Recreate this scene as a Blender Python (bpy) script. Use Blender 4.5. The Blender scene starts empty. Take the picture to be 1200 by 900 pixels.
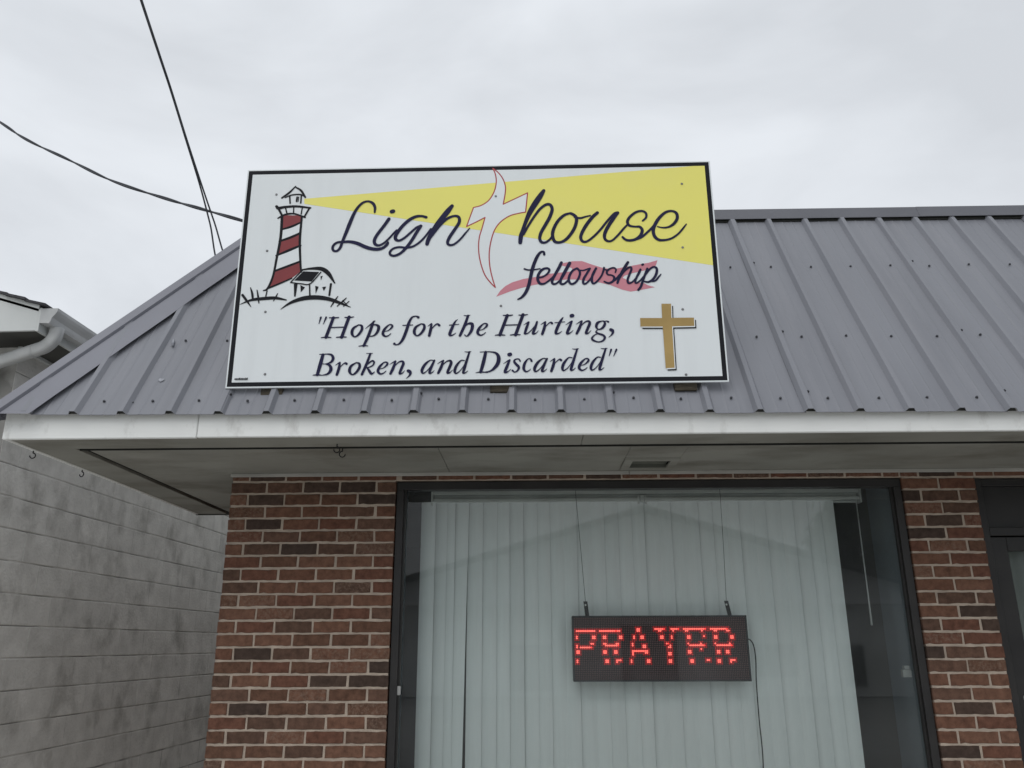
import bpy, bmesh, math, random
from mathutils import Vector, Matrix
random.seed(11)
R = math.radians
sc = bpy.context.scene
col = sc.collection

# ------------------------------------------------------------------ camera
cam_d = bpy.data.cameras.new("camera")
cam_d.sensor_width = 36.0
cam_d.lens = 36.0 * 970.0 / 1200.0
cam_d.clip_start = 0.05
cam_d.clip_end = 3000
cam = bpy.data.objects.new("camera", cam_d)
col.objects.link(cam)
cam.matrix_world = (Matrix.Translation((1.6579, -4.5129, 1.4991))
                    @ Matrix.Rotation(R(1.2735), 4, 'Z')
                    @ Matrix.Rotation(R(90 + 17.52), 4, 'X')
                    @ Matrix.Rotation(R(-0.1719), 4, 'Z'))
sc.camera = cam

# ------------------------------------------------------------------ sky, sun, exposure
SUN_EL, SUN_AZ = 52.0, 200.0          # degrees; azimuth clockwise from +Y: behind the photographer
w = bpy.data.worlds.new("World")
sc.world = w
w.use_nodes = True
nt = w.node_tree
for n in list(nt.nodes): nt.nodes.remove(n)
wo = nt.nodes.new('ShaderNodeOutputWorld')
bg = nt.nodes.new('ShaderNodeBackground'); bg.inputs['Strength'].default_value = 0.1
sky = nt.nodes.new('ShaderNodeTexSky'); sky.sky_type = 'NISHITA'
sky.sun_disc = False
sky.sun_elevation = R(SUN_EL); sky.sun_rotation = R(SUN_AZ)
sky.dust_density = 3.0
tc = nt.nodes.new('ShaderNodeTexCoord')
mp = nt.nodes.new('ShaderNodeMapping'); mp.inputs['Scale'].default_value = (1.0, 1.0, 2.2)
nz = nt.nodes.new('ShaderNodeTexNoise'); nz.inputs['Scale'].default_value = 2.4; nz.inputs['Detail'].default_value = 7.0; nz.inputs['Roughness'].default_value = 0.48; nz.inputs['Distortion'].default_value = 0.4
cr = nt.nodes.new('ShaderNodeValToRGB')
cr.color_ramp.elements[0].position = 0.36; cr.color_ramp.elements[0].color = (6.9, 7.2, 7.6, 1)
cr.color_ramp.elements[1].position = 0.60; cr.color_ramp.elements[1].color = (8.5, 8.85, 9.3, 1)
mx = nt.nodes.new('ShaderNodeMix'); mx.data_type = 'RGBA'; mx.inputs[0].default_value = 0.93
L = nt.links
L.new(tc.outputs['Generated'], mp.inputs['Vector']); L.new(mp.outputs[0], nz.inputs['Vector'])
L.new(nz.outputs['Fac'], cr.inputs[0])
L.new(sky.outputs[0], mx.inputs[6]); L.new(cr.outputs[0], mx.inputs[7])
L.new(mx.outputs[2], bg.inputs['Color']); L.new(bg.outputs[0], wo.inputs[0])

sd = bpy.data.lights.new("sun", 'SUN'); sd.energy = 0.9; sd.angle = R(50); sd.color = (1.0, 0.985, 0.96)
so = bpy.data.objects.new("sun", sd); col.objects.link(so)
az, el = R(SUN_AZ), R(SUN_EL)
dv = Vector((math.sin(az) * math.cos(el), math.cos(az) * math.cos(el), math.sin(el)))
so.rotation_euler = dv.to_track_quat('Z', 'Y').to_euler()
so.location = dv * 30

sc.view_settings.view_transform = 'Standard'
sc.view_settings.look = 'None'
sc.view_settings.exposure = 0.0
sc.view_settings.gamma = 1.0
sc.view_settings.use_curve_mapping = False
sc.render.engine = 'CYCLES'
sc.cycles.max_bounces = 10
sc.cycles.transparent_max_bounces = 16

# ------------------------------------------------------------------ materials
def lin(c):
    return tuple(((v / 255.0) / 12.92 if v / 255.0 <= 0.04045 else ((v / 255.0 + 0.055) / 1.055) ** 2.4) for v in c)

def mat(name, c1, c2=None, scale=6.0, rough=0.6, spec=0.3, metal=0.0, bump=0.0, bscale=80.0, stretch=(1, 1, 1), emit=None, detail=6.0, lo=0.35, hi=0.65, c3=None, s3=2.0, t3=(0.55, 0.75), m3=(1, 1, 1), rvar=0.0, instvar=0.0):
    """procedural surface: two-tone noise, optional stain layer, fine relief"""
    m = bpy.data.materials.new(name); m.use_nodes = True
    t = m.node_tree; b = t.nodes['Principled BSDF']; lk = t.links
    b.inputs['Roughness'].default_value = rough
    b.inputs['Metallic'].default_value = metal
    b.inputs['Specular IOR Level'].default_value = spec
    geo = t.nodes.new('ShaderNodeNewGeometry')
    mpn = t.nodes.new('ShaderNodeMapping'); mpn.inputs['Scale'].default_value = stretch
    lk.new(geo.outputs['Position'], mpn.inputs['Vector'])
    n1 = t.nodes.new('ShaderNodeTexNoise'); n1.inputs['Scale'].default_value = scale; n1.inputs['Detail'].default_value = detail
    lk.new(mpn.outputs[0], n1.inputs['Vector'])
    c2 = c2 or tuple(v * 0.85 for v in c1)
    rp = t.nodes.new('ShaderNodeValToRGB')
    rp.color_ramp.elements[0].position = lo; rp.color_ramp.elements[0].color = (*c2, 1)
    rp.color_ramp.elements[1].position = hi; rp.color_ramp.elements[1].color = (*c1, 1)
    lk.new(n1.outputs['Fac'], rp.inputs[0])
    out = rp.outputs[0]
    if c3:
        mp3 = t.nodes.new('ShaderNodeMapping'); mp3.inputs['Scale'].default_value = m3; mp3.inputs['Location'].default_value = (3.1, 1.7, 5.3)
        lk.new(geo.outputs['Position'], mp3.inputs['Vector'])
        n3 = t.nodes.new('ShaderNodeTexNoise'); n3.inputs['Scale'].default_value = s3; n3.inputs['Detail'].default_value = 8.0; n3.inputs['Roughness'].default_value = 0.62
        lk.new(mp3.outputs[0], n3.inputs['Vector'])
        mr = t.nodes.new('ShaderNodeMapRange'); mr.inputs[1].default_value = t3[0]; mr.inputs[2].default_value = t3[1]
        lk.new(n3.outputs['Fac'], mr.inputs[0])
        m3x = t.nodes.new('ShaderNodeMix'); m3x.data_type = 'RGBA'
        lk.new(mr.outputs[0], m3x.inputs[0]); lk.new(out, m3x.inputs[6]); m3x.inputs[7].default_value = (*c3, 1)
        out = m3x.outputs[2]
    if instvar:
        oi = t.nodes.new('ShaderNodeObjectInfo')
        mr = t.nodes.new('ShaderNodeMapRange'); mr.inputs[3].default_value = 1 - instvar; mr.inputs[4].default_value = 1 + instvar
        lk.new(oi.outputs['Random'], mr.inputs[0])
        hs = t.nodes.new('ShaderNodeHueSaturation'); lk.new(mr.outputs[0], hs.inputs['Value']); lk.new(out, hs.inputs['Color'])
        out = hs.outputs[0]
    lk.new(out, b.inputs['Base Color'])
    if rvar:
        mr = t.nodes.new('ShaderNodeMapRange'); mr.inputs[3].default_value = max(rough - rvar, 0.02); mr.inputs[4].default_value = rough + rvar
        lk.new(n1.outputs['Fac'], mr.inputs[0]); lk.new(mr.outputs[0], b.inputs['Roughness'])
    if bump:
        n2 = t.nodes.new('ShaderNodeTexNoise'); n2.inputs['Scale'].default_value = bscale; n2.inputs['Detail'].default_value = 5
        lk.new(mpn.outputs[0], n2.inputs['Vector'])
        bp = t.nodes.new('ShaderNodeBump'); bp.inputs['Strength'].default_value = bump; bp.inputs['Distance'].default_value = 0.01
        lk.new(n2.outputs['Fac'], bp.inputs['Height']); lk.new(bp.outputs[0], b.inputs['Normal'])
    if emit:
        b.inputs['Emission Color'].default_value = (*emit[0], 1); b.inputs['Emission Strength'].default_value = emit[1]
    return m

def brick_material():
    m = bpy.data.materials.new("fired_brick"); m.use_nodes = True
    t = m.node_tree; b = t.nodes['Principled BSDF']; lk = t.links
    b.inputs['Roughness'].default_value = 0.85; b.inputs['Specular IOR Level'].default_value = 0.15
    oi = t.nodes.new('ShaderNodeObjectInfo'); geo = t.nodes.new('ShaderNodeNewGeometry')
    rp = t.nodes.new('ShaderNodeValToRGB'); rp.color_ramp.interpolation = 'CONSTANT'
    cols = [(0.0, (0.066, 0.045, 0.036)), (0.06, (0.126, 0.067, 0.045)), (0.20, (0.158, 0.081, 0.054)), (0.34, (0.140, 0.066, 0.045)), (0.48, (0.104, 0.061, 0.044)),
            (0.57, (0.164, 0.086, 0.058)), (0.70, (0.128, 0.073, 0.052)), (0.82, (0.080, 0.053, 0.041)), (0.88, (0.150, 0.075, 0.050))]
    e = rp.color_ramp.elements
    e[0].position, e[0].color = cols[0][0], (*cols[0][1], 1)
    e[1].position, e[1].color = cols[1][0], (*cols[1][1], 1)
    for p, c in cols[2:]:
        q = e.new(p); q.color = (*c, 1)
    lk.new(oi.outputs['Random'], rp.inputs[0])
    n1 = t.nodes.new('ShaderNodeTexNoise'); n1.inputs['Scale'].default_value = 26; n1.inputs['Detail'].default_value = 8; n1.inputs['Roughness'].default_value = 0.65
    lk.new(geo.outputs['Position'], n1.inputs['Vector'])
    mr = t.nodes.new('ShaderNodeMapRange'); mr.inputs[1].default_value = 0.3; mr.inputs[2].default_value = 0.7; mr.inputs[3].default_value = 0.58; mr.inputs[4].default_value = 1.34
    lk.new(n1.outputs['Fac'], mr.inputs[0])
    hs = t.nodes.new('ShaderNodeHueSaturation'); lk.new(mr.outputs[0], hs.inputs['Value']); lk.new(rp.outputs[0], hs.inputs['Color'])
    # some bricks carry a pale mottled slip
    n2 = t.nodes.new('ShaderNodeTexNoise'); n2.inputs['Scale'].default_value = 60; n2.inputs['Detail'].default_value = 9; n2.inputs['Roughness'].default_value = 0.7
    lk.new(geo.outputs['Position'], n2.inputs['Vector'])
    th = t.nodes.new('ShaderNodeMapRange'); th.inputs[1].default_value = 0.46; th.inputs[2].default_value = 0.68; th.inputs[4].default_value = 0.75
    lk.new(n2.outputs['Fac'], th.inputs[0])
    ml = t.nodes.new('ShaderNodeMath'); ml.operation = 'MULTIPLY'; ml.inputs[1].default_value = 7.31
    lk.new(oi.outputs['Random'], ml.inputs[0])
    fr = t.nodes.new('ShaderNodeMath'); fr.operation = 'FRACT'; lk.new(ml.outputs[0], fr.inputs[0])
    gt = t.nodes.new('ShaderNodeMath'); gt.operation = 'GREATER_THAN'; gt.inputs[1].default_value = 0.84; lk.new(fr.outputs[0], gt.inputs[0])
    mm = t.nodes.new('ShaderNodeMath'); mm.operation = 'MULTIPLY'; lk.new(gt.outputs[0], mm.inputs[0]); lk.new(th.outputs[0], mm.inputs[1])
    mx = t.nodes.new('ShaderNodeMix'); mx.data_type = 'RGBA'; mx.inputs[7].default_value = (0.235, 0.165, 0.125, 1)
    lk.new(mm.outputs[0], mx.inputs[0]); lk.new(hs.outputs[0], mx.inputs[6])
    lk.new(mx.outputs[2], b.inputs['Base Color'])
    n3 = t.nodes.new('ShaderNodeTexNoise'); n3.inputs['Scale'].default_value = 160; n3.inputs['Detail'].default_value = 6
    lk.new(geo.outputs['Position'], n3.inputs['Vector'])
    bp = t.nodes.new('ShaderNodeBump'); bp.inputs['Strength'].default_value = 0.5; bp.inputs['Distance'].default_value = 0.004
    lk.new(n3.outputs['Fac'], bp.inputs['Height']); lk.new(bp.outputs[0], b.inputs['Normal'])
    return m

def glass_material(name, tint):
    m = bpy.data.materials.new(name); m.use_nodes = True
    t = m.node_tree; lk = t.links
    for n in list(t.nodes): t.nodes.remove(n)
    o = t.nodes.new('ShaderNodeOutputMaterial')
    tr = t.nodes.new('ShaderNodeBsdfTransparent'); tr.inputs[0].default_value = (*tint, 1)
    gl = t.nodes.new('ShaderNodeBsdfGlossy'); gl.inputs['Roughness'].default_value = 0.0; gl.inputs[0].default_value = (1, 1, 1, 1)
    fr = t.nodes.new('ShaderNodeFresnel'); fr.inputs[0].default_value = 1.47
    geo = t.nodes.new('ShaderNodeNewGeometry')
    nz = t.nodes.new('ShaderNodeTexNoise'); nz.inputs['Scale'].default_value = 1.4; nz.inputs['Detail'].default_value = 1
    lk.new(geo.outputs['Position'], nz.inputs['Vector'])
    bp = t.nodes.new('ShaderNodeBump'); bp.inputs['Strength'].default_value = 0.004; bp.inputs['Distance'].default_value = 0.05
    lk.new(nz.outputs['Fac'], bp.inputs['Height']); lk.new(bp.outputs[0], gl.inputs['Normal'])
    mx = t.nodes.new('ShaderNodeMixShader')
    lk.new(fr.outputs[0], mx.inputs[0]); lk.new(tr.outputs[0], mx.inputs[1]); lk.new(gl.outputs[0], mx.inputs[2])
    df = t.nodes.new('ShaderNodeBsdfDiffuse'); df.inputs[0].default_value = (0.72, 0.78, 0.80, 1)  # diffuse veil added to lift the dark tones behind the pane
    n2 = t.nodes.new('ShaderNodeTexNoise'); n2.inputs['Scale'].default_value = 2.6; n2.inputs['Detail'].default_value = 9
    lk.new(geo.outputs['Position'], n2.inputs['Vector'])
    mr = t.nodes.new('ShaderNodeMapRange'); mr.inputs[1].default_value = 0.3; mr.inputs[2].default_value = 0.75; mr.inputs[3].default_value = 0.015; mr.inputs[4].default_value = 0.060
    lk.new(n2.outputs['Fac'], mr.inputs[0])
    md = t.nodes.new('ShaderNodeMixShader'); lk.new(mr.outputs[0], md.inputs[0]); lk.new(mx.outputs[0], md.inputs[1]); lk.new(df.outputs[0], md.inputs[2])
    lk.new(md.outputs[0], o.inputs[0])
    return m

M = {}
M['brick'] = brick_material()
M['mortar'] = mat('mortar', (0.52, 0.435, 0.355), (0.40, 0.33, 0.27), scale=14, rough=0.95, spec=0.1, bump=0.6, bscale=180)
M['white_paint'] = mat('white_painted_wood', (0.84, 0.85, 0.83), (0.76, 0.77, 0.75), scale=3, stretch=(0.4, 1, 3), rough=0.45, spec=0.35, bump=0.06, bscale=40, c3=(0.47, 0.465, 0.44), s3=9, t3=(0.56, 0.85), m3=(1.2, 1, 0.7))
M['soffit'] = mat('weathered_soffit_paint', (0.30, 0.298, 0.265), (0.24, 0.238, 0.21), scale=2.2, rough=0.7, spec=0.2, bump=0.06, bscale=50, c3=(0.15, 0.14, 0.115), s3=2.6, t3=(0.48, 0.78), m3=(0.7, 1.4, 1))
M['louvre'] = mat('grey_green_louvre', (0.12, 0.125, 0.105), rough=0.8)
M['trim'] = mat('pale_trim_paint', (0.42, 0.41, 0.38), (0.35, 0.345, 0.32), scale=6, rough=0.6)
M['dark_gap'] = mat('dark_mesh_and_gap_shade', (0.030, 0.031, 0.028), rough=0.9)  # mesh tone, also colours gaps and recesses dark in place of shade
M['roof_metal'] = mat('grey_painted_steel', (0.205, 0.212, 0.236), (0.182, 0.188, 0.210), scale=1.6, stretch=(2.5, 0.6, 0.6), rough=0.42, spec=0.4, metal=0.0, c3=(0.225, 0.228, 0.25), s3=2.2, t3=(0.48, 0.85), m3=(9, 0.45, 0.45), rvar=0.10, bump=0.12, bscale=4, instvar=0.03)
M['cap_metal'] = mat('grey_painted_steel_flashing', (0.210, 0.214, 0.244), (0.185, 0.188, 0.216), scale=2.5, rough=0.4, spec=0.4, rvar=0.08, bump=0.04, bscale=5)
M['ridge_metal_shaded'] = mat('shaded_ridge_flashing', (0.135, 0.138, 0.156), (0.115, 0.118, 0.134), scale=2.5, rough=0.45, rvar=0.08)  # same steel, darkened as shade on the cap's upright face
M['screw'] = mat('dark_screw_washer', (0.055, 0.057, 0.065), rough=0.5)
M['scuff'] = mat('pale_scuff_mark', (0.36, 0.37, 0.40), (0.24, 0.25, 0.28), scale=40, rough=0.7)
M['bronze'] = mat('dark_bronze_aluminium', (0.030, 0.028, 0.027), (0.021, 0.020, 0.020), scale=5, rough=0.4, spec=0.35, rvar=0.1)
M['glass'] = glass_material('window_glass', (0.93, 0.985, 0.97))
M['door_glass'] = glass_material('door_glass', (0.70, 0.75, 0.74))
M['jamb'] = mat('grey_blue_jamb_paint', (0.25, 0.285, 0.315), (0.22, 0.25, 0.28), scale=2, rough=0.55)
M['room'] = mat('dim_room_paint', (0.20, 0.19, 0.17), (0.16, 0.15, 0.14), scale=1, rough=0.8)
M['carpet'] = mat('dark_carpet', (0.07, 0.065, 0.06), rough=1.0)
M['blind'] = mat('offwhite_blind_fabric', (0.87, 0.89, 0.885), (0.845, 0.865, 0.86), scale=5, stretch=(14, 14, 0.5), rough=0.8, spec=0.15, bump=0.05, bscale=60, instvar=0.03)
M['headrail'] = mat('white_plastic_headrail', (0.66, 0.67, 0.65), rough=0.4)
M['panel'] = mat('white_sign_aluminium', (0.745, 0.785, 0.80), (0.72, 0.76, 0.775), scale=1.2, rough=0.38, spec=0.4, c3=(0.69, 0.725, 0.74), s3=3, t3=(0.5, 0.85), m3=(4, 1, 0.4))
M['vinyl_black'] = mat('black_vinyl', (0.016, 0.017, 0.021), rough=0.65, spec=0.12)
M['vinyl_navy'] = mat('navy_vinyl', (0.022, 0.022, 0.062), (0.018, 0.018, 0.045), rough=0.65, spec=0.12)
M['vinyl_yellow'] = mat('faded_yellow_vinyl', (0.84, 0.785, 0.185), (0.82, 0.765, 0.19), scale=2.0, rough=0.42, c3=(0.78, 0.73, 0.25), s3=1.5, t3=(0.5, 0.9))
M['vinyl_red'] = mat('brick_red_vinyl', (0.235, 0.036, 0.040), (0.20, 0.032, 0.038), rough=0.45)
M['vinyl_pink'] = mat('faded_rose_vinyl', (0.60, 0.235, 0.285), (0.56, 0.215, 0.265), rough=0.45)
M['vinyl_line'] = mat('red_outline_vinyl', (0.42, 0.055, 0.065), rough=0.45)
M['vinyl_gold'] = mat('gold_vinyl', (0.46, 0.315, 0.115), (0.36, 0.245, 0.085), scale=3.5, rough=0.4)
M['sign_back'] = mat('galvanised_bracket', (0.3, 0.31, 0.32), rough=0.5, metal=0.3)
M['old_wood'] = mat('weathered_wood_block', (0.085, 0.072, 0.052), (0.04, 0.035, 0.027), scale=18, stretch=(1, 1, 6), rough=0.9, bump=0.4, bscale=60)
M['led_case'] = mat('black_steel_case', (0.016, 0.015, 0.016), rough=0.5)
M['led_face'] = mat('dark_brown_louvre_face', (0.010, 0.006, 0.006), rough=0.9)
M['led_off'] = mat('unlit_led_lens', (0.135, 0.058, 0.056), rough=0.6)
M['led_on'] = mat('lit_red_led', (0.3, 0.01, 0.01), rough=0.4, emit=((1.0, 0.035, 0.03), 1.5))
M['led_core'] = mat('bright_red_led', (0.4, 0.05, 0.05), rough=0.4, emit=((1.0, 0.115, 0.09), 1.8))
M['led_bloom'] = mat('red_bloom_cell', (0.2, 0.01, 0.01), rough=0.4, emit=((1.0, 0.02, 0.025), 0.30))  # unlit cells made to glow, imitating bloom around the letters
M['rubber'] = mat('black_cable_rubber', (0.012, 0.012, 0.013), rough=0.5)
M['wire'] = mat('weathered_cable', (0.075, 0.08, 0.09), (0.055, 0.058, 0.066), rough=0.7, spec=0.2)
M['steel'] = mat('grey_zinc_steel', (0.42, 0.42, 0.42), rough=0.35, metal=0.7)
M['panel_fixing'] = mat('dull_grey_screw', (0.22, 0.225, 0.23), rough=0.6)
M['black_iron'] = mat('black_iron', (0.02, 0.02, 0.02), rough=0.6)
M['clip'] = mat('grey_plastic_clip', (0.40, 0.40, 0.39), rough=0.5)
M['block'] = mat('painted_concrete_block', (0.74, 0.73, 0.69), (0.62, 0.61, 0.575), scale=7, rough=0.85, spec=0.12, bump=0.5, bscale=48, c3=(0.225, 0.217, 0.195), s3=2.7, t3=(0.52, 0.88), m3=(1, 1.25, 1.0), instvar=0.05)
M['block_joint'] = mat('block_joint_mortar', (0.68, 0.67, 0.64), (0.27, 0.265, 0.25), scale=2.6, lo=0.42, hi=0.6, rough=0.9, bump=0.3, bscale=90)
M['siding'] = mat('white_painted_board', (0.62, 0.64, 0.63), (0.55, 0.57, 0.56), scale=2.5, rough=0.55)
M['gutter'] = mat('white_aluminium_gutter', (0.55, 0.56, 0.56), (0.44, 0.45, 0.45), scale=5, rough=0.45, c3=(0.40, 0.40, 0.38), s3=9, t3=(0.58, 0.8))
M['dark_soffit'] = mat('dark_plywood_soffit', (0.085, 0.085, 0.078), (0.055, 0.055, 0.05), scale=3, rough=0.8)  # plain dark tone for underside boards
M['shingle'] = mat('dark_asphalt_shingle', (0.075, 0.075, 0.08), (0.045, 0.045, 0.05), scale=14, rough=0.95, bump=0.4, bscale=100)
M['asphalt'] = mat('lot_paled_for_bounce', (0.46, 0.45, 0.43), (0.39, 0.382, 0.365), scale=1.5, rough=0.95, bump=0.3, bscale=60)  # lot tone raised to bounce more light under the eave
M['concrete'] = mat('pavement_concrete', (0.56, 0.55, 0.525), (0.48, 0.47, 0.45), scale=1.3, rough=0.9, bump=0.2, bscale=40)
M['line_paint'] = mat('road_marking_paint', (0.65, 0.63, 0.55), (0.45, 0.44, 0.38), scale=9, rough=0.8)
M['grass'] = mat('ground_grass', (0.07, 0.10, 0.035), (0.05, 0.075, 0.03), scale=0.8, rough=1.0)
M['far_siding'] = mat('pale_lap_siding', (0.88, 0.89, 0.88), (0.85, 0.86, 0.85), scale=2, rough=0.7)
M['far_roof'] = mat('brown_roof_edge', (0.09, 0.085, 0.08), rough=0.9)
M['far_window'] = mat('dark_window_pane', (0.03, 0.033, 0.036), rough=0.1, spec=0.5)
M['bark'] = mat('tree_bark', (0.09, 0.07, 0.05), (0.05, 0.04, 0.03), scale=8, rough=0.95, bump=0.5, bscale=30)
M['leaf'] = mat('tree_foliage', (0.065, 0.095, 0.035), (0.035, 0.055, 0.02), scale=1.4, rough=0.8, spec=0.2)
M['curtain'] = mat('grey_door_curtain', (0.48, 0.48, 0.46), (0.42, 0.42, 0.40), scale=3, stretch=(6, 6, 0.4), rough=0.85)

# ------------------------------------------------------------------ helpers
def tag(o, label=None, cat=None, group=None, kind=None):
    if label: o['label'] = label
    if cat: o['category'] = cat
    if group: o['group'] = group
    if kind: o['kind'] = kind
    return o

def empty(name, loc=(0, 0, 0), rot=(0, 0, 0)):
    o = bpy.data.objects.new(name, None); o.empty_display_size = 0.2
    col.objects.link(o); o.location = loc; o.rotation_euler = rot
    return o

def link(name, me, m, parent=None, loc=None, rot=None):
    o = bpy.data.objects.new(name, me); col.objects.link(o)
    if m is not None and not me.materials:
        me.materials.append(m)
    if parent: o.parent = parent
    if loc: o.location = loc
    if rot: o.rotation_euler = rot
    return o

def mesh_from(bm, name, smooth=False):
    bmesh.ops.recalc_face_normals(bm, faces=bm.faces)
    me = bpy.data.meshes.new(name); bm.to_mesh(me); bm.free()
    if smooth:
        for p in me.polygons: p.use_smooth = True
    return me

def obj(name, bm, m, parent=None, smooth=False):
    return link(name, mesh_from(bm, name, smooth), m, parent)

def add_box(bm, x0, x1, y0, y1, z0, z1):
    vs = [bm.verts.new((x, y, z)) for x in (x0, x1) for y in (y0, y1) for z in (z0, z1)]
    for f in ((0, 1, 3, 2), (4, 6, 7, 5), (0, 4, 5, 1), (2, 3, 7, 6), (0, 2, 6, 4), (1, 5, 7, 3)):
        bm.faces.new([vs[i] for i in f])
    return vs

def box(name, x0, x1, y0, y1, z0, z1, m, parent=None, bevel=0.0, seg=1):
    bm = bmesh.new(); add_box(bm, x0, x1, y0, y1, z0, z1)
    if bevel:
        bmesh.ops.bevel(bm, geom=bm.edges[:], offset=bevel, segments=seg, affect='EDGES', profile=0.5)
    return obj(name, bm, m, parent)

def catmull(pts, n=8, closed=False):
    P = [Vector(p) for p in pts]; out = []
    N = len(P)
    if N < 3 and not closed:
        return [P[0].lerp(P[-1], i / n) for i in range(n + 1)]
    rng = range(N if closed else N - 1)
    for i in rng:
        if closed:
            a, b, c, d = P[(i - 1) % N], P[i], P[(i + 1) % N], P[(i + 2) % N]
        else:
            b, c = P[i], P[i + 1]
            a = P[i - 1] if i > 0 else b * 2 - c
            d = P[i + 2] if i + 2 < N else c * 2 - b
        for k in range(n):
            t = k / n
            out.append(0.5 * ((2 * b) + (c - a) * t + (2 * a - 5 * b + 4 * c - d) * t * t + (3 * b - a - 3 * c + d) * t ** 3))
    if not closed: out.append(P[-1])
    return out

def add_tube(bm, pts, r, seg=8, cap=True):
    pts = [Vector(p) for p in pts]; rings = []
    up = None
    for i, p in enumerate(pts):
        d = (pts[min(i + 1, len(pts) - 1)] - pts[max(i - 1, 0)]).normalized()
        if up is None:
            up = Vector((0, 0, 1)) if abs(d.z) < 0.9 else Vector((1, 0, 0))
        s = d.cross(up).normalized(); up = s.cross(d).normalized()
        rr = r[i] if isinstance(r, (list, tuple)) else r
        rings.append([bm.verts.new(p + (s * math.cos(2 * math.pi * k / seg) + up * math.sin(2 * math.pi * k / seg)) * rr) for k in range(seg)])
    for a, b in zip(rings, rings[1:]):
        for k in range(seg):
            bm.faces.new((a[k], a[(k + 1) % seg], b[(k + 1) % seg], b[k]))
    if cap:
        bm.faces.new(rings[0]); bm.faces.new(rings[-1])

def tube(name, pts, r, m, parent=None, seg=8):
    bm = bmesh.new(); add_tube(bm, pts, r, seg)
    return obj(name, bm, m, parent, True)

def add_disc(bm, c, n, r, h, seg=8):
    """short round stud standing on a surface with normal n"""
    c = Vector(c); n = Vector(n).normalized()
    u = n.orthogonal().normalized(); v = n.cross(u)
    a = [bm.verts.new(c + (u * math.cos(2 * math.pi * k / seg) + v * math.sin(2 * math.pi * k / seg)) * r) for k in range(seg)]
    b = [bm.verts.new(c + n * h + (u * math.cos(2 * math.pi * k / seg) + v * math.sin(2 * math.pi * k / seg)) * r * 0.7) for k in range(seg)]
    for k in range(seg):
        bm.faces.new((a[k], a[(k + 1) % seg], b[(k + 1) % seg], b[k]))
    bm.faces.new(b)

def add_prism(bm, poly, axis, a, b):
    """extrude a closed polygon (list of 2D) along x ('x'), y ('y') or z ('z') from a to b"""
    def P(p, t):
        return {'x': (t, p[0], p[1]), 'y': (p[0], t, p[1]), 'z': (p[0], p[1], t)}[axis]
    A = [bm.verts.new(P(p, a)) for p in poly]; B = [bm.verts.new(P(p, b)) for p in poly]
    n = len(poly)
    for i in range(n):
        bm.faces.new((A[i], A[(i + 1) % n], B[(i + 1) % n], B[i]))
    bm.faces.new(A); bm.faces.new(B)

# ------------------------------------------------------------------ ground and street (behind the photographer, seen in the glass)
def sheet(name, x0, x1, y0, y1, z, m):
    bm = bmesh.new()
    vs = [bm.verts.new(p) for p in ((x0, y0, z), (x1, y0, z), (x1, y1, z), (x0, y1, z))]
    bm.faces.new(vs)
    return tag(obj(name, bm, m), kind='structure')

tag(sheet('ground', -600, 600, -600, 600, -0.155, M['grass']), kind='structure')
tag(sheet('parking_lot', -60, 60, -40, -3.2, -0.147, M['asphalt']), kind='structure')
tag(box('pavement', -60, 60, -3.0, 6.0, -0.3, 0.0, M['concrete'], bevel=0.01), kind='structure')
tag(box('kerb', -60, 60, -3.2, -3.003, -0.3, 0.004, M['concrete'], bevel=0.02), kind='structure')
for i in range(9):
    tag(sheet('road_marking', -9 + i * 2.7, -8.9 + i * 2.7, -8.2, -3.6, -0.143, M['line_paint']), kind='structure')

# ------------------------------------------------------------------ brick storefront
B = empty('brick_storefront', (0, 0, 0))
tag(B, 'single-storey brick storefront with grey metal mansard roof and white eave', 'building')

ROW, JOINT, Z0 = 0.0673, 0.0118, 2.3009
BRL, BRH, BRD = 0.1914, ROW - JOINT, 0.09
XL0, XL1, XR0, XR1 = 0.0, 0.9153, 3.6824, 4.0763
wall = None
bm = bmesh.new()
rec = 0.0045
add_box(bm, XL0 + rec, XL1 - 0.004, rec, 0.30, -0.1, 2.44)
add_box(bm, XR0 + 0.004, XR1 - rec, rec, 0.30, -0.1, 2.44)
add_box(bm, XL1 - 0.004, XR0 + 0.004, rec, 0.30, 2.369, 2.44)
add_box(bm, XL1 - 0.004, XR0 + 0.004, rec, 0.30, -0.1, 0.55)
add_box(bm, 5.02, 7.6, rec, 0.30, -0.1, 2.44)
add_box(bm, XR1 - rec, 5.02, rec, 0.30, 2.369, 2.44)
add_box(bm, rec, 0.30, 0.301, 8.0, -0.1, 2.44)
add_box(bm, 7.3, 7.6, 0.301, 8.0, -0.1, 2.44)
add_box(bm, 0.301, 7.299, 7.7, 8.0, -0.1, 2.44)
wall = obj('wall', bm, M['mortar'], B)

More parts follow.
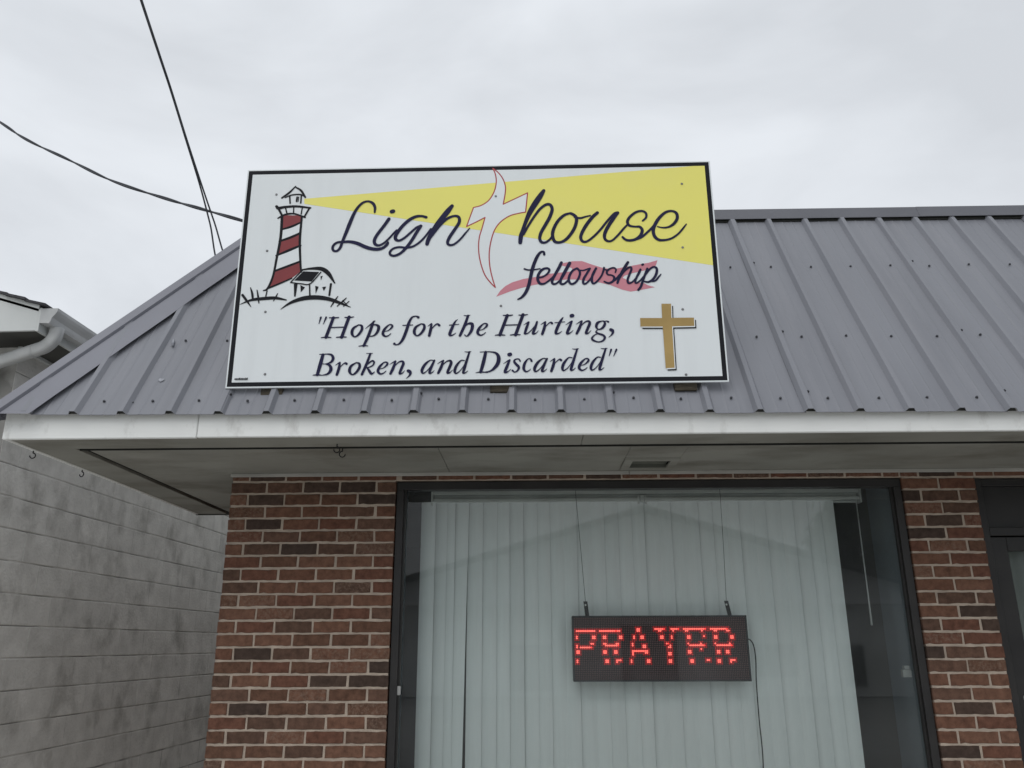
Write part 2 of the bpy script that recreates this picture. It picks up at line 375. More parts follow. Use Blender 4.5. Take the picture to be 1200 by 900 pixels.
def brick_mesh(l, seed, h=BRH, d=BRD):
    rnd = random.Random(seed); bm = bmesh.new()
    nx = 9 if l > 0.12 else 5
    j = lambda a: (rnd.random() - 0.5) * a
    front = []
    for iz in (0, 1):
        rowv = []
        for ix in range(nx):
            x = l * ix / (nx - 1)
            ex = j(0.003) if ix in (0, nx - 1) else 0
            chip = rnd.random() < 0.07
            rowv.append((x + ex, j(0.0024) + (0.0015 if chip else 0), iz * h + j(0.0030) + ((-0.0022 if iz else 0.0022) if chip else 0)))
        front.append(rowv)
    c = 0.0022
    F = [[bm.verts.new((min(max(p[0], c * 1.2), l - c * 1.2), p[1], p[2] + (c if iz == 0 else -c))) for p in front[iz]] for iz in (0, 1)]
    E = [[bm.verts.new((p[0], c + 0.001, p[2])) for p in front[iz]] for iz in (0, 1)]
    K = [[bm.verts.new((p[0], d, p[2])) for p in front[iz]] for iz in (0, 1)]
    for i in range(nx - 1):
        bm.faces.new((F[0][i], F[0][i + 1], F[1][i + 1], F[1][i]))
        bm.faces.new((E[0][i], E[0][i + 1], F[0][i + 1], F[0][i]))
        bm.faces.new((F[1][i], F[1][i + 1], E[1][i + 1], E[1][i]))
        bm.faces.new((K[0][i], K[0][i + 1], E[0][i + 1], E[0][i]))
        bm.faces.new((E[1][i], E[1][i + 1], K[1][i + 1], K[1][i]))
    for i in (0, nx - 1):
        bm.faces.new((F[0][i], F[1][i], E[1][i], E[0][i])); bm.faces.new((E[0][i], E[1][i], K[1][i], K[0][i]))
    me = mesh_from(bm, 'brick'); me.materials.append(M['brick'])
    return me

full_b = [brick_mesh(BRL, s) for s in range(6)]
HALF = (BRL - JOINT) / 2
half_b = [brick_mesh(HALF, 20 + s) for s in range(4)]
rb = random.Random(5)
def brick(x, z, kind, length=None):
    if kind == 'f': me = rb.choice(full_b); l = BRL
    elif kind == 'h': me = rb.choice(half_b); l = HALF
    sx = (length / l) if length else 1.0
    o = link('brick', me, None, wall, (x + (0 if length else rb.uniform(-.0012, .0012)), rb.uniform(-.0026, .0020), z + rb.uniform(-.001, .001)), (rb.uniform(-.004, .004), rb.uniform(-.005, .005), rb.uniform(-.006, .006)))
    o.scale.x = sx
def course(i, x0, x1, half_first):
    z = Z0 - (i + 1) * ROW + JOINT / 2
    x = x0
    first = True
    while x < x1 - 0.02:
        k = 'h' if (first and half_first) else 'f'
        l = HALF if k == 'h' else BRL
        if x + l > x1 - 0.02 or abs(x + l - x1) < 0.03:
            l2 = x1 - x
            k2 = 'h' if l2 < 0.13 else 'f'
            brick(x, z, k2, l2); break
        brick(x, z, k)
        x += l + JOINT; first = False
VIS = 24
for i in range(-2, VIS):
    course(i, XL0, XL1, i % 2 == 0)
    course(i, XR0, XR1, i % 2 == 0)
course(-2, XL1 + JOINT + 0.02, XR0 - JOINT, False)
# bricks outside the picture (lower courses, return wall, far pier) joined
bm = bmesh.new(); rs = random.Random(9)
def plain_course(i, x0, x1, half_first):
    z = Z0 - (i + 1) * ROW + JOINT / 2; x = x0; first = True
    while x < x1 - 0.01:
        l = HALF if (first and half_first) else BRL
        l = min(l, x1 - x)
        if l > 0.01: add_box(bm, x, x + l, rs.uniform(-.001, .001), BRD, z, z + BRH)
        x += l + JOINT; first = False
for i in range(VIS, 35):
    plain_course(i, XL0, XL1, i % 2 == 0); plain_course(i, XR0, XR1, i % 2 == 0)
for i in range(26, 35): plain_course(i, XL1 + JOINT, XR0 - JOINT, i % 2 == 0)
for i in range(-2, 35):
    plain_course(i, 5.02, 7.6, i % 2 == 1)
plain_course(-2, XR1 + JOINT, 5.01, True)
for i in range(-2, 35):                       # return wall on the alley side
    z = Z0 - (i + 1) * ROW + JOINT / 2; y = 0.0915 + JOINT if i % 2 else 0.0915 + JOINT + HALF
    while y < 7.9:
        add_box(bm, rs.uniform(-.001, .001), BRD, y, min(y + BRL, 8.0), z, z + BRH); y += BRL + JOINT
tag(obj('brick_course', bm, M['brick'], wall), kind='stuff')

# ---- eave: fascia, soffit, vent, hooks
XF, YF, ZS, XE1, YB = -0.772, -0.862, 2.409, 7.75, 1.44
def fascia(name, x0, x1, zt0, zt1):
    bm = bmesh.new()
    vs = add_box(bm, x0, x1, YF, YF + 0.02, ZS, zt0)
    for v in vs:
        if v.co.z > ZS + 0.01: v.co.z = zt0 + (zt1 - zt0) * (v.co.x - x0) / (x1 - x0)
    bmesh.ops.bevel(bm, geom=bm.edges[:], offset=0.003, segments=2, affect='EDGES')
    return obj(name, bm, M['white_paint'], B)
fascia('fascia_board', XF, 0.13, 2.545, 2.541)
f2 = fascia('fascia_board', 0.1325, 4.9, 2.541, 2.515); f2.location.z = 0.0015
fascia('fascia_board', 4.9025, XE1, 2.515, 2.50)
box('fascia_board', XF, XF + 0.02, YF + 0.0205, YB, ZS + 0.001, 2.52, M['white_paint'], B, 0.003)
# outer soffit band, slotted strip, inner panel
GY0, GY1 = -0.640, -0.598
XG = XF + (YF - GY0) * -1.0      # band is as wide on the alley side
GX0, GX1 = XF + 0.225, XF + 0.275
zt = ZS + 0.012
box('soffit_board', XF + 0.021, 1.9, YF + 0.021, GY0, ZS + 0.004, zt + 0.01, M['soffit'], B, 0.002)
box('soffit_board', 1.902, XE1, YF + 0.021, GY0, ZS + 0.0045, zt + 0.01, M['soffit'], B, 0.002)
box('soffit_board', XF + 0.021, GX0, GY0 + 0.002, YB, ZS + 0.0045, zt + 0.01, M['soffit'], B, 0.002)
box('vent_strip', GX0 + 0.001, XE1, GY1 - 0.006, GY1 - 0.0005, ZS + 0.0045, 2.444, M['dark_gap'], B)  # far wall of the groove coloured dark as its shade
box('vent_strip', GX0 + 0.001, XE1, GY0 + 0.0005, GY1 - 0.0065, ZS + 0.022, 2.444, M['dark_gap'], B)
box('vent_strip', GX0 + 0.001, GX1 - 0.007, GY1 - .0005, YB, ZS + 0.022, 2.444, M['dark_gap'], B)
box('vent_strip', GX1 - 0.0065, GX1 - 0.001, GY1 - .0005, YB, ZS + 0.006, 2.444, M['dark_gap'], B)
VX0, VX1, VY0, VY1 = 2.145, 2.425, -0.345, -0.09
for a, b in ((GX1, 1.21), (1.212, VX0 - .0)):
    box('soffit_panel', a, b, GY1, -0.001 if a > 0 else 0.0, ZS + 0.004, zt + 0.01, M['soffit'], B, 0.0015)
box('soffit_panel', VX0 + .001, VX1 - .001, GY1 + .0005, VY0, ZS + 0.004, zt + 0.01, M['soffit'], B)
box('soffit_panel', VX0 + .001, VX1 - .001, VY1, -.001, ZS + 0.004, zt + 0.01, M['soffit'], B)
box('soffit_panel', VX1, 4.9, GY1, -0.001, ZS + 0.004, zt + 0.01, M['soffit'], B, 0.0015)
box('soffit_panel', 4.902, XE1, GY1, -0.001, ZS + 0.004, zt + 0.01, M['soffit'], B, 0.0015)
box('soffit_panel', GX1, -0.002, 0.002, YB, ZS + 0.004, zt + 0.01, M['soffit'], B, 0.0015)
box('eave_end_board', XF, 0.0, YB + .001, YB + 0.02, ZS - 0.002, 2.53, M['dark_soffit'], B)
# cap above the soffit so no daylight leaks in
box('eave_deck', XF + 0.02, XE1, YF + 0.02, YB, 2.445, 2.46, M['dark_gap'], B)
# louvred vent
bm = bmesh.new()
fw = 0.042
for a in ((VX0, VX1, VY0, VY0 + fw), (VX0, VX1, VY1 - fw, VY1), (VX0, VX0 + fw, VY0 + fw, VY1 - fw), (VX1 - fw, VX1, VY0 + fw, VY1 - fw)):
    add_box(bm, a[0], a[1], a[2], a[3], ZS - 0.006, ZS + 0.0035)
vent = obj('soffit_vent', bm, M['soffit'], B)
bm = bmesh.new()
y = VY0 + fw + 0.006
while y < VY1 - fw - 0.008:
    add_prism(bm, [(y, ZS + 0.026), (y + 0.002, ZS + 0.026), (y + 0.012, ZS + 0.014), (y + 0.010, ZS + 0.014)], 'x', VX0 + fw, VX1 - fw)
    y += 0.0145
obj('louvre', bm, M['louvre'], vent)
box('vent_screen', VX0 + fw - .001, VX1 - fw + .001, VY0 + fw - .001, VY1 - fw + .001, ZS + 0.0275, ZS + 0.032, M['dark_gap'], vent)
box('vent_screen', VX0 + fw - .0015, VX1 - fw + .0015, VY1 - fw - .003, VY1 - fw - .0005, ZS - 0.004, ZS + 0.027, M['louvre'], vent)
# trim along the wall head
box('wall_trim', -0.006, 2.2, -0.018, -0.002, 2.394, ZS + 0.0035, M['trim'], B, 0.002)
box('wall_trim', 2.202, 7.6, -0.018, -0.002, 2.394, ZS + 0.0035, M['trim'], B, 0.002)
# screw hooks
def hook(x, y, z, rz, s=1.0):
    pts = [(0, 0, 0.012), (0, 0, -0.012 * s)]
    for k in range(11):
        a = R(90 - 27 * k)
        pts.append((0.013 * s * math.cos(a) , 0, -0.025 * s + 0.013 * s * math.sin(a)))
    M4 = Matrix.Translation((x, y, z)) @ Matrix.Rotation(rz, 4, 'Z')
    tube('screw_hook', [M4 @ Vector(p) for p in pts], 0.003, M['black_iron'], B, 6)
hook(-0.764, -0.62, ZS + .002, R(10)); hook(-0.764, -0.16, ZS + .002, R(-15))
hook(0.742, -0.70, ZS + .004, R(25), 1.1); hook(0.746, -0.60, ZS + .004, R(200), 1.1)

# ---- mansard roof of ribbed steel panels
YE, SL = -0.895, 1.5
roof = link('roof', bpy.data.meshes.new('roof'), M['dark_gap'], B)
def z_eave(x): return 2.5015 - 0.0055 * (x - 1.577)
YT = 0.12; ZT = 2.5015 + SL * (YT - YE)
def hip_x(y): return -0.7526 + 0.84 * (y + 0.876)
def hip_y(x): return (x + 0.7526) / 0.84 - 0.876
nrm = Vector((0, -SL, 1)).normalized()
def rp(x, y, h=0.0):
    ze = z_eave(x); z = ze + (ZT - ze) * (y - YE) / (YT - YE)
    return Vector((x, y, z)) + nrm * h
RIB0, RIBS = 0.2352, 0.2235
RH = 0.022
def rib_profile(xc, lap):
    p = [(xc - 0.026, 0), (xc - 0.012, RH), (xc + 0.010, RH)]
    if lap: p += [(xc + 0.0135, RH - 0.001), (xc + 0.0145, RH - 0.005), (xc + 0.019, RH - 0.007), (xc + 0.028, 0)]
    else: p += [(xc + 0.024, 0)]
    return p
def roof_panel(k0, last=False):
    """36 inch sheet: rib k0 (lapped over its neighbour) to just short of rib k0+4"""
    bm = bmesh.new(); prof = []
    for j in range(4):
        xc = RIB0 + RIBS * (k0 + j)
        prof += rib_profile(xc, j == 0)
        a = xc + 0.028 + (RIBS - 0.056) * 0.33; b = xc + 0.028 + (RIBS - 0.056) * 0.66
        prof += [(a - .007, 0), (a, 0.0018), (a + .007, 0), (b - .007, 0), (b, 0.0018), (b + .007, 0)]
    prof += [(RIB0 + RIBS * (k0 + 4) - 0.016, 0)]
    xs = prof
    rnd = random.Random(k0 * 7 + 3)
    off = 0.0006 * (k0 % 8)
    NT = 10
    def pt(x, h, y): return rp(x, y, h + off + 0.0020 * math.sin(x * 9 + y * 5 + k0) * math.sin(y * 7 + x * 2.0))
    for (xa, ha), (xb, hb) in zip(xs, xs[1:]):
        if xb <= hip_x(YE) + 0.02 or xa > XE1: continue
        xa_ = max(xa, hip_x(YE) + 0.012)
        if xa_ != xa: ha = ha + (hb - ha) * (xa_ - xa) / (xb - xa)
        ya = min(YT, hip_y(xa_)); yb = min(YT, hip_y(xb))
        for s in range(NT):
            t0, t1 = s / NT, (s + 1) / NT
            q = [pt(xa_, ha, YE + (ya - YE) * t0), pt(xb, hb, YE + (yb - YE) * t0), pt(xb, hb, YE + (yb - YE) * t1), pt(xa_, ha, YE + (ya - YE) * t1)]
            bm.faces.new([bm.verts.new(p) for p in q])
        # the sheet's cut lower edge
        e0, e1 = pt(xa_, ha, YE), pt(xb, hb, YE)
        d = -nrm * 0.0022
        bm.faces.new([bm.verts.new(p) for p in (e0, e0 + d, e1 + d, e1)])
    bmesh.ops.remove_doubles(bm, verts=bm.verts[:], dist=0.0004)
    return obj('roof_panel', bm, M['roof_metal'], roof)
for k in range(-4, 36, 4): roof_panel(k)
# dark fill behind the rib mouths, and roof body
bm = bmesh.new()
pts = [(YE + 0.02, 2.478), (YE + 0.035, 2.478), (YT + 0.01, ZT - 0.03), (YT - 0.01, ZT - 0.03)]
add_prism(bm, [(-0.838, 2.545), (-0.82, 2.50), (YT + 0.02, ZT - 0.06), (YT - 0.003, ZT - 0.04)], 'x', 0.16, XE1 - 0.01)
obj('roof_deck', bm, M['dark_gap'], roof)
bm = bmesh.new()
add_prism(bm, [(-0.70, 2.50), (0.14, 2.50), (0.14, ZT - 0.05)], 'y', 0.10, YB)     # alley-side body
obj('roof_deck', bm, M['dark_gap'], roof)
box('flat_roof', 0.1, 7.6, YT + 0.03, 8.0, 3.80, 3.86, M['shingle'], B)
box('parapet_back', 0.1, 7.6, 7.9, 8.0, 2.45, 3.799, M['siding'], B)
box('parapet_side', 7.5, 7.6, YT + .03, 7.899, 2.45, 3.799, M['siding'], B)
box('parapet_side', 0.1, 0.2, YB + 0.022, 7.899, 2.45, 3.799, M['siding'], B)
# alley-side slope with its own ribs
bm = bmesh.new()
sl2 = 1.2 / 0.67 * 1.0
def lp(y, t, h=0):            # t: 0 at the eave, 1 at the top, clipped by the hip
    x0, x1 = XF - 0.012, 0.09
    x = x0 + (x1 - x0) * t
    return Vector((x, y, 2.515 + (ZT - 2.515) * t)) + Vector((-1.785, 0, 1)).normalized() * h
def hip_t(y): return max(0.0, min(1.0, (hip_x(y) - hip_x(YE)) / (hip_x(YT) - hip_x(YE))))
prof = []
y = YE + 0.03
while y < YB:
    for dy, h in ((0, 0), (0.014, RH), (0.036, RH), (0.05, 0)):
        if y + dy < YB: prof.append((y + dy, h))
    y += RIBS
prof.append((YB, 0))
for (ya, ha), (yb, hb) in zip(prof, prof[1:]):
    ta, tb = hip_t(ya), hip_t(yb)
    if tb <= 0.01: continue
    bm.faces.new([bm.verts.new(p) for p in (lp(ya, 0, ha), lp(yb, 0, hb), lp(yb, tb, hb), lp(ya, ta, ha))])
bmesh.ops.remove_doubles(bm, verts=bm.verts[:], dist=0.0005)
tag(obj('roof_panel', bm, M['roof_metal'], roof), 'grey ribbed roofing on the alley side of the hip')
# hip cap: flange, fold, raised lip, alley flange
bm = bmesh.new()
sideN = Vector((-1.785, 0, 1)).normalized()
NS = 14; rows = []
for s in range(NS + 1):
    y = -0.905 + (YT + 0.02 - -0.905) * s / NS
    t = (y - YE) / (YT - YE)
    F = rp(hip_x(y), y)
    wv = 0.0012 * math.sin(s * 1.9)
    wdt = 0.150 + 0.012 * t
    Iy = y - 0.0
    I = rp(hip_x(y) + wdt, y, RH + 0.003 + wv)
    lipdir = (nrm + sideN).normalized()
    lat = Vector((-1, 0, 0))
    rows.append([I - nrm * 0.0022, I, F + nrm * 0.026 - lat * 0.012, F + nrm * 0.021 - lat * 0.006, F + nrm * 0.021 - lat * 0.003, F + nrm * 0.036 + lat * 0.002, F + lipdir * 0.050 + lat * 0.024, F + lipdir * 0.040 + lat * 0.036, F + sideN * 0.026 + Vector((-0.05, 0.06, -0.09))])
    if rows[-1][-1].z < 2.53: rows[-1][-1] = F + sideN * 0.02 + Vector((-0.03, 0.03, -0.02))
V = [[bm.verts.new(p) for p in r] for r in rows]
for a, b in zip(V, V[1:]):
    for i in range(len(a) - 1):
        bm.faces.new((a[i], a[i + 1], b[i + 1], b[i]))
obj('hip_cap', bm, M['cap_metal'], roof)
# ridge cap
bm = bmesh.new()
cap = [(YT - 0.046, ZT - 0.046 * SL + 0.044), (YT - 0.044, ZT - 0.046 * SL + 0.052), (YT - 0.016, ZT + 0.058), (YT + 0.30, ZT + 0.054), (YT + 0.30, ZT - 0.02), (YT + 0.03, ZT - 0.02), (YT + 0.03, ZT + 0.044), (YT - 0.013, ZT + 0.047), (YT - 0.040, ZT - 0.046 * SL + 0.046)]
add_prism(bm, cap, 'x', 0.075, 4.1)
obj('ridge_cap', bm, M['ridge_metal_shaded'], roof)
bm = bmesh.new(); add_prism(bm, [(p[0] - .001, p[1] + .0012) for p in cap], 'x', 4.06, XE1)
obj('ridge_cap', bm, M['ridge_metal_shaded'], roof)
bm = bmesh.new(); add_prism(bm, [(YT - 0.034, ZT - 0.04), (YT - 0.018, ZT + 0.03), (YT + 0.028, ZT + 0.03), (YT + 0.028, ZT - 0.04)], 'x', 0.2, XE1 - 0.02)
obj('ridge_gap_shade', bm, M['dark_gap'], roof)  # dark fill stands in for the shade under the ridge cap
# dark fill put in as the shade inside the rib mouths
bm = bmesh.new()
for k in range(-4, 33):
    xc = RIB0 + RIBS * k
    if xc < XF + 0.12 or xc > XE1 - 0.05: continue
    o_ = 0.0006 * ((k - (k % 4)) % 8)
    f_ = [(xc - 0.030, -0.004), (xc - 0.0225, 0.0005), (xc - 0.0115, RH - 0.0012), (xc + 0.0095, RH - 0.0012), (xc + 0.021, 0.0005), (xc + 0.030, -0.004)]
    A_ = [bm.verts.new(rp(x, YE + 0.006, h + o_ - 0.0012)) for x, h in f_]; B_ = [bm.verts.new(rp(x, YE + 0.03, h + o_ - 0.0012)) for x, h in f_]
    bm.faces.new(A_)
    for i in range(len(f_)): bm.faces.new((A_[i], A_[(i + 1) % 6], B_[(i + 1) % 6], B_[i]))
obj('rib_mouth_shade', bm, M['dark_gap'], roof)['kind'] = 'stuff'
# washered screws
bm = bmesh.new(); rs = random.Random(3)
for y in (-0.205, -0.578, -0.842):
    for k in range(-4, 33):
        x = RIB0 + RIBS * k + RIBS * 0.49 + rs.uniform(-.006, .006)
        if x > XE1 or x < hip_x(y) + 0.20: continue
        add_disc(bm, rp(x, y + rs.uniform(-.004, .004), 0.002 + 0.0006 * 4), nrm, 0.0068, 0.007)
        if k % 4 == 0 and hip_x(y) + 0.2 < RIB0 + RIBS * k:
            add_disc(bm, rp(RIB0 + RIBS * k + 0.022, y + 0.02, 0.010), (nrm + Vector((0.6, 0, 0))), 0.007, 0.009)
obj('roof_screw', bm, M['screw'], roof)['kind'] = 'stuff'
# scuffs on the hip end sheets
def scuff(x, y, r, seed, m=M['scuff']):
    rnd = random.Random(seed); bm = bmesh.new()
    vs = []
    for k in range(11):
        a = 2 * math.pi * k / 11; q = r * rnd.uniform(0.45, 1.1)
        vs.append(bm.verts.new(rp(x + math.cos(a) * q, y + math.sin(a) * q * 0.7, 0.0055)))
    bm.faces.new(vs)
    obj('scuff_mark', bm, m, roof)
scuff(-0.115, -0.755, 0.014, 2)
tube('scuff_mark', [rp(-0.160, -0.575, 0.011), rp(-0.148, -0.605, 0.010)], 0.006, M['scuff'], roof, 6)
tube('panel_tear', [rp(-0.215, -0.872, 0.006), rp(-0.200, -0.855, 0.006), rp(-0.186, -0.848, 0.006)], 0.0028, M['screw'], roof, 5)

# ---- display window
win = link('display_window', bpy.data.meshes.new('display_window'), M['bronze'], B)
WX0, WX1, WZ1, WZ0 = XL1 + 0.004, XR0 - 0.004, 2.364, 0.56
FY0, FY1 = 0.012, 0.075
FWd = 0.040
box('frame', WX0, WX1, FY0, FY1, WZ1 - 0.044, WZ1, M['bronze'], win, 0.002)
box('frame', WX0, WX1, FY0, FY1, WZ0, WZ0 + 0.05, M['bronze'], win, 0.002)
box('frame', WX0, WX0 + FWd, FY0 + .0005, FY1, WZ0 + 0.0502, WZ1 - 0.0442, M['bronze'], win, 0.002)
box('frame', WX1 - FWd, WX1, FY0 + .0005, FY1, WZ0 + 0.0502, WZ1 - 0.0442, M['bronze'], win, 0.002)
gb = 0.012
for (a, b, c, d) in ((WX0 + FWd + .0002, WX0 + FWd + gb, WZ0 + .05, WZ1 - .044), (WX1 - FWd - gb, WX1 - FWd - .0002, WZ0 + .05, WZ1 - .044)):
    box('glazing_bead', a, b, 0.030, 0.052, c, d, M['bronze'], win)
bm = bmesh.new()
vs = [bm.verts.new(p) for p in ((WX0 + FWd, 0.056, WZ0 + .05), (WX1 - FWd, 0.056, WZ0 + .05), (WX1 - FWd, 0.056, WZ1 - .044), (WX0 + FWd, 0.056, WZ1 - .044))]
bm.faces.new(vs)
link('pane', mesh_from(bm, 'pane'), M['glass'], win)
box('window_clip', WX0 + FWd - 0.002, WX0 + FWd + 0.018, 0.020, 0.032, 1.255, 1.300, M['clip'], win, 0.003)
bm = bmesh.new(); add_box(bm, WX1 - FWd - 0.055, WX1 - FWd - 0.012, 0.085, 0.11, 1.335, 1.372); add_box(bm, WX1 - FWd - 0.045, WX1 - FWd - 0.020, 0.082, 0.11, 1.374, 1.392)
obj('window_clip', bm, M['clip'], win)
# ---- room behind the glass
box('window_reveal', WX0 - 0.02, WX0 + 0.004, 0.0755, 0.42, 0.5, 2.44, M['jamb'], B)
box('window_reveal', WX1 - 0.012, WX1 + 0.02, 0.0755, 0.46, 0.5, 2.44, M['jamb'], B)
box('interior_ceiling', 0.301, 7.29, 0.302, 7.69, 2.47, 2.50, M['room'], B)
box('window_head', WX0 + .005, WX1 - .013, 0.0758, 0.302, 2.42, 2.44, M['room'], B)
box('interior_floor', 0.301, 7.29, 0.302, 7.69, -0.02, 0.02, M['carpet'], B)
box('interior_wall', 0.301, 7.29, 4.2, 4.3, 0.02, 2.47, M['room'], B)
box('interior_wall', 3.72, 3.80, 0.302, 4.199, 0.02, 2.47, M['room'], B)
box('interior_wall', 0.302, 0.88, 0.302, 0.36, 0.02, 2.47, M['room'], B)
box('interior_shelf', 2.9, 3.7, 2.2, 2.5, 0.02, 1.5, M['room'], B, 0.01)

# ---- entrance door
door = link('entrance_door', bpy.data.meshes.new('entrance_door'), M['bronze'], B)
DX0, DX1 = XR1 + 0.004, 5.014
box('frame', DX0, DX0 + 0.05, 0.04, 0.14, 0.0, 2.364, M['bronze'], door, 0.002)
box('frame', DX1 - 0.05, DX1, 0.04, 0.14, 0.0, 2.364, M['bronze'], door, 0.002)
box('frame', DX0 + 0.0502, DX1 - 0.0502, 0.041, 0.14, 2.325, 2.364, M['bronze'], door, 0.002)
box('frame', DX0 + 0.0502, DX1 - 0.0502, 0.041, 0.14, 2.055, 2.098, M['bronze'], door, 0.002)
box('transom_panel', DX0 + 0.0503, DX1 - 0.0503, 0.075, 0.085, 2.0985, 2.3245, M['bronze'], door)
SX0, SX1 = DX0 + 0.054, DX1 - 0.054
box('stile', SX0, SX0 + 0.088, 0.062, 0.106, 0.02, 2.05, M['bronze'], door, 0.003)
box('stile', SX1 - 0.088, SX1, 0.062, 0.106, 0.02, 2.05, M['bronze'], door, 0.003)
box('rail', SX0 + 0.0882, SX1 - 0.0882, 0.0622, 0.106, 1.975, 2.05, M['bronze'], door, 0.003)
box('rail', SX0 + 0.0882, SX1 - 0.0882, 0.0622, 0.106, 0.02, 0.22, M['bronze'], door, 0.003)
bm = bmesh.new()
bm.faces.new([bm.verts.new(p) for p in ((SX0 + .088, .085, .22), (SX1 - .088, .085, .22), (SX1 - .088, .085, 1.975), (SX0 + .088, .085, 1.975))])
link('pane', mesh_from(bm, 'pane'), M['door_glass'], door)
bm = bmesh.new(); add_disc(bm, (4.178, 0.062, 1.235), (0, -1, 0), 0.016, 0.010, 16)
obj('lock_cylinder', bm, M['steel'], door, True)
tube('push_handle', [(4.22, 0.062, 0.95), (4.22, 0.02, 0.96), (4.22, 0.015, 1.0), (4.22, 0.015, 1.12), (4.22, 0.02, 1.16), (4.22, 0.062, 1.17)], 0.010, M['bronze'], door)
# curtain behind the door glass
bm = bmesh.new(); cols = []
for i in range(61):
    x = DX0 + 0.10 + 0.82 * i / 60
    y = 0.17 + 0.012 * math.sin(i * 0.9) + 0.005 * math.sin(i * 2.3)
    cols.append((bm.verts.new((x, y, 0.15)), bm.verts.new((x, y, 2.03))))
for a, b in zip(cols, cols[1:]): bm.faces.new((a[0], b[0], b[1], a[1]))
tag(obj('door_curtain', bm, M['curtain'], None, True), 'pale grey curtain hanging behind the glass of the entrance door', 'curtain')

# ------------------------------------------------------------------ vertical blind
vb = empty('vertical_blind', (2.3, 0.34, 2.30))
tag(vb, 'off-white vertical blind with one gap hanging inside the large display window', 'blind')
def vlink(o):
    o.parent = vb; o.matrix_parent_inverse = Matrix.Translation(vb.location).inverted(); return o
vlink(box('headrail', 1.085, 3.57, 0.325, 0.372, 2.345, 2.415, M['headrail'], None, 0.003))
vlink(box('headrail_back', 1.086, 3.569, 0.364, 0.371, 2.29, 2.3445, M['headrail']))
vlink(box('headrail_lip', 1.085, 3.57, 0.322, 0.362, 2.300, 2.322, M['headrail'], None, 0.003))
vlink(box('end_cap', 3.571, 3.583, 0.320, 0.374, 2.285, 2.40, M['headrail'], None, 0.002))
vlink(box('end_cap', 1.072, 1.084, 0.320, 0.374, 2.285, 2.40, M['headrail'], None, 0.002))
bm = bmesh.new(); add_box(bm, 2.283, 2.293, 0.316, 0.33, 2.285, 2.335); add_box(bm, 2.325, 2.335, 0.316, 0.33, 2.285, 2.335); add_box(bm, 2.300, 2.318, 0.314, 0.326, 2.292, 2.335)
vlink(obj('carrier_bracket', bm, M['headrail']))
tube_o = tube('wand', [(3.552, 0.332, 2.30), (3.551, 0.331, 1.75), (3.550, 0.331, 1.60)], [0.0035, 0.0042, 0.0065], M['headrail'])
vlink(tube_o)
SW = 0.089
def slat_mesh():
    bm = bmesh.new(); n = 6; colv = []
    NZ = 4; Hs = 1.66
    for i in range(n + 1):
        u = i / n; x = (u - 0.5) * SW; y = -0.012 * (1 - (2 * u - 1) ** 2)
        colv.append([bm.verts.new((x, y, -Hs * k / NZ)) for k in range(NZ + 1)])
    for a, b in zip(colv, colv[1:]):
        for k in range(NZ): bm.faces.new((a[k], b[k], b[k + 1], a[k + 1]))
    me = mesh_from(bm, 'slat', True); me.materials.append(M['blind']); return me
sm = slat_mesh()
edges = [1.016, 1.086, 1.134, 1.197, 1.293]
k = 0; x = 1.293
while x < 3.36:
    x += 0.0786; edges.append(x + (0.0045 * math.sin(len(edges) * 2.7) if x < 3.3 else 0.0))
rs = random.Random(2)
for i in range(len(edges) - 1):
    a, b = edges[i], edges[i + 1]
    o = link('slat', sm, None, None, (a + SW * 0.5 - 0.004, 0.348 + rs.uniform(-.001, .001), 2.305), (rs.uniform(-.0015, .0015), rs.uniform(-.0012, .0012), R(-7.5 + rs.uniform(-3.5, 3.5))))
    if i < 3: o.rotation_euler.z = R(-14 - 4 * i); o.location.y = 0.348 + 0.002 * i
    if i == 3:
        o.rotation_euler.z = R(-9); o.rotation_euler.y = R(0.86); o.location.x = 1.293 + 0.0035 - SW * 0.5
    if i == 4: o.rotation_euler.y = 0.0
    vlink(o)

# ------------------------------------------------------------------ LED message display
led = empty('led_display', (2.3525, 0.20, 1.31))
tag(led, 'black LED message panel reading PRAYER in red, hung inside the display window', 'electronic sign')
def llink(o):
    o.parent = led; o.matrix_parent_inverse = Matrix.Translation(led.location).inverted(); return o
LX0, LX1, LZ0, LZ1, LY = 1.878, 2.827, 1.312, 1.652, 0.20
llink(box('case', LX0, LX1, LY + 0.004, LY + 0.075, LZ0, LZ1, M['led_case'], None, 0.003))
bz = 0.009
for (a, b, c, d) in ((LX0, LX1, LZ0, LZ0 + bz), (LX0, LX1, LZ1 - bz, LZ1), (LX0, LX0 + bz, LZ0 + bz, LZ1 - bz), (LX1 - bz, LX1, LZ0 + bz, LZ1 - bz)):
    llink(box('bezel', a, b, LY - 0.004, LY + 0.0035, c, d, M['led_case'], None, 0.001))
llink(box('face', LX0 + bz, LX1 - bz, LY + 0.001, LY + 0.0038, LZ0 + bz, LZ1 - bz, M['led_face']))
NC, NR = 96, 34
PX = (LX1 - LX0 - 2 * bz) / NC; PZ = (LZ1 - LZ0 - 2 * bz) / NR
def cell(bm, c, r, s, y):
    x = LX0 + bz + (c + 0.5) * PX; z = LZ1 - bz - (r + 0.5) * PZ
    vs = [bm.verts.new((x + s * PX * math.cos(a), y, z + s * PZ * math.sin(a))) for a in (R(22.5 + 45 * q) for q in range(8))]
    bm.faces.new(vs)
on = set(); core = set(); dim = set()
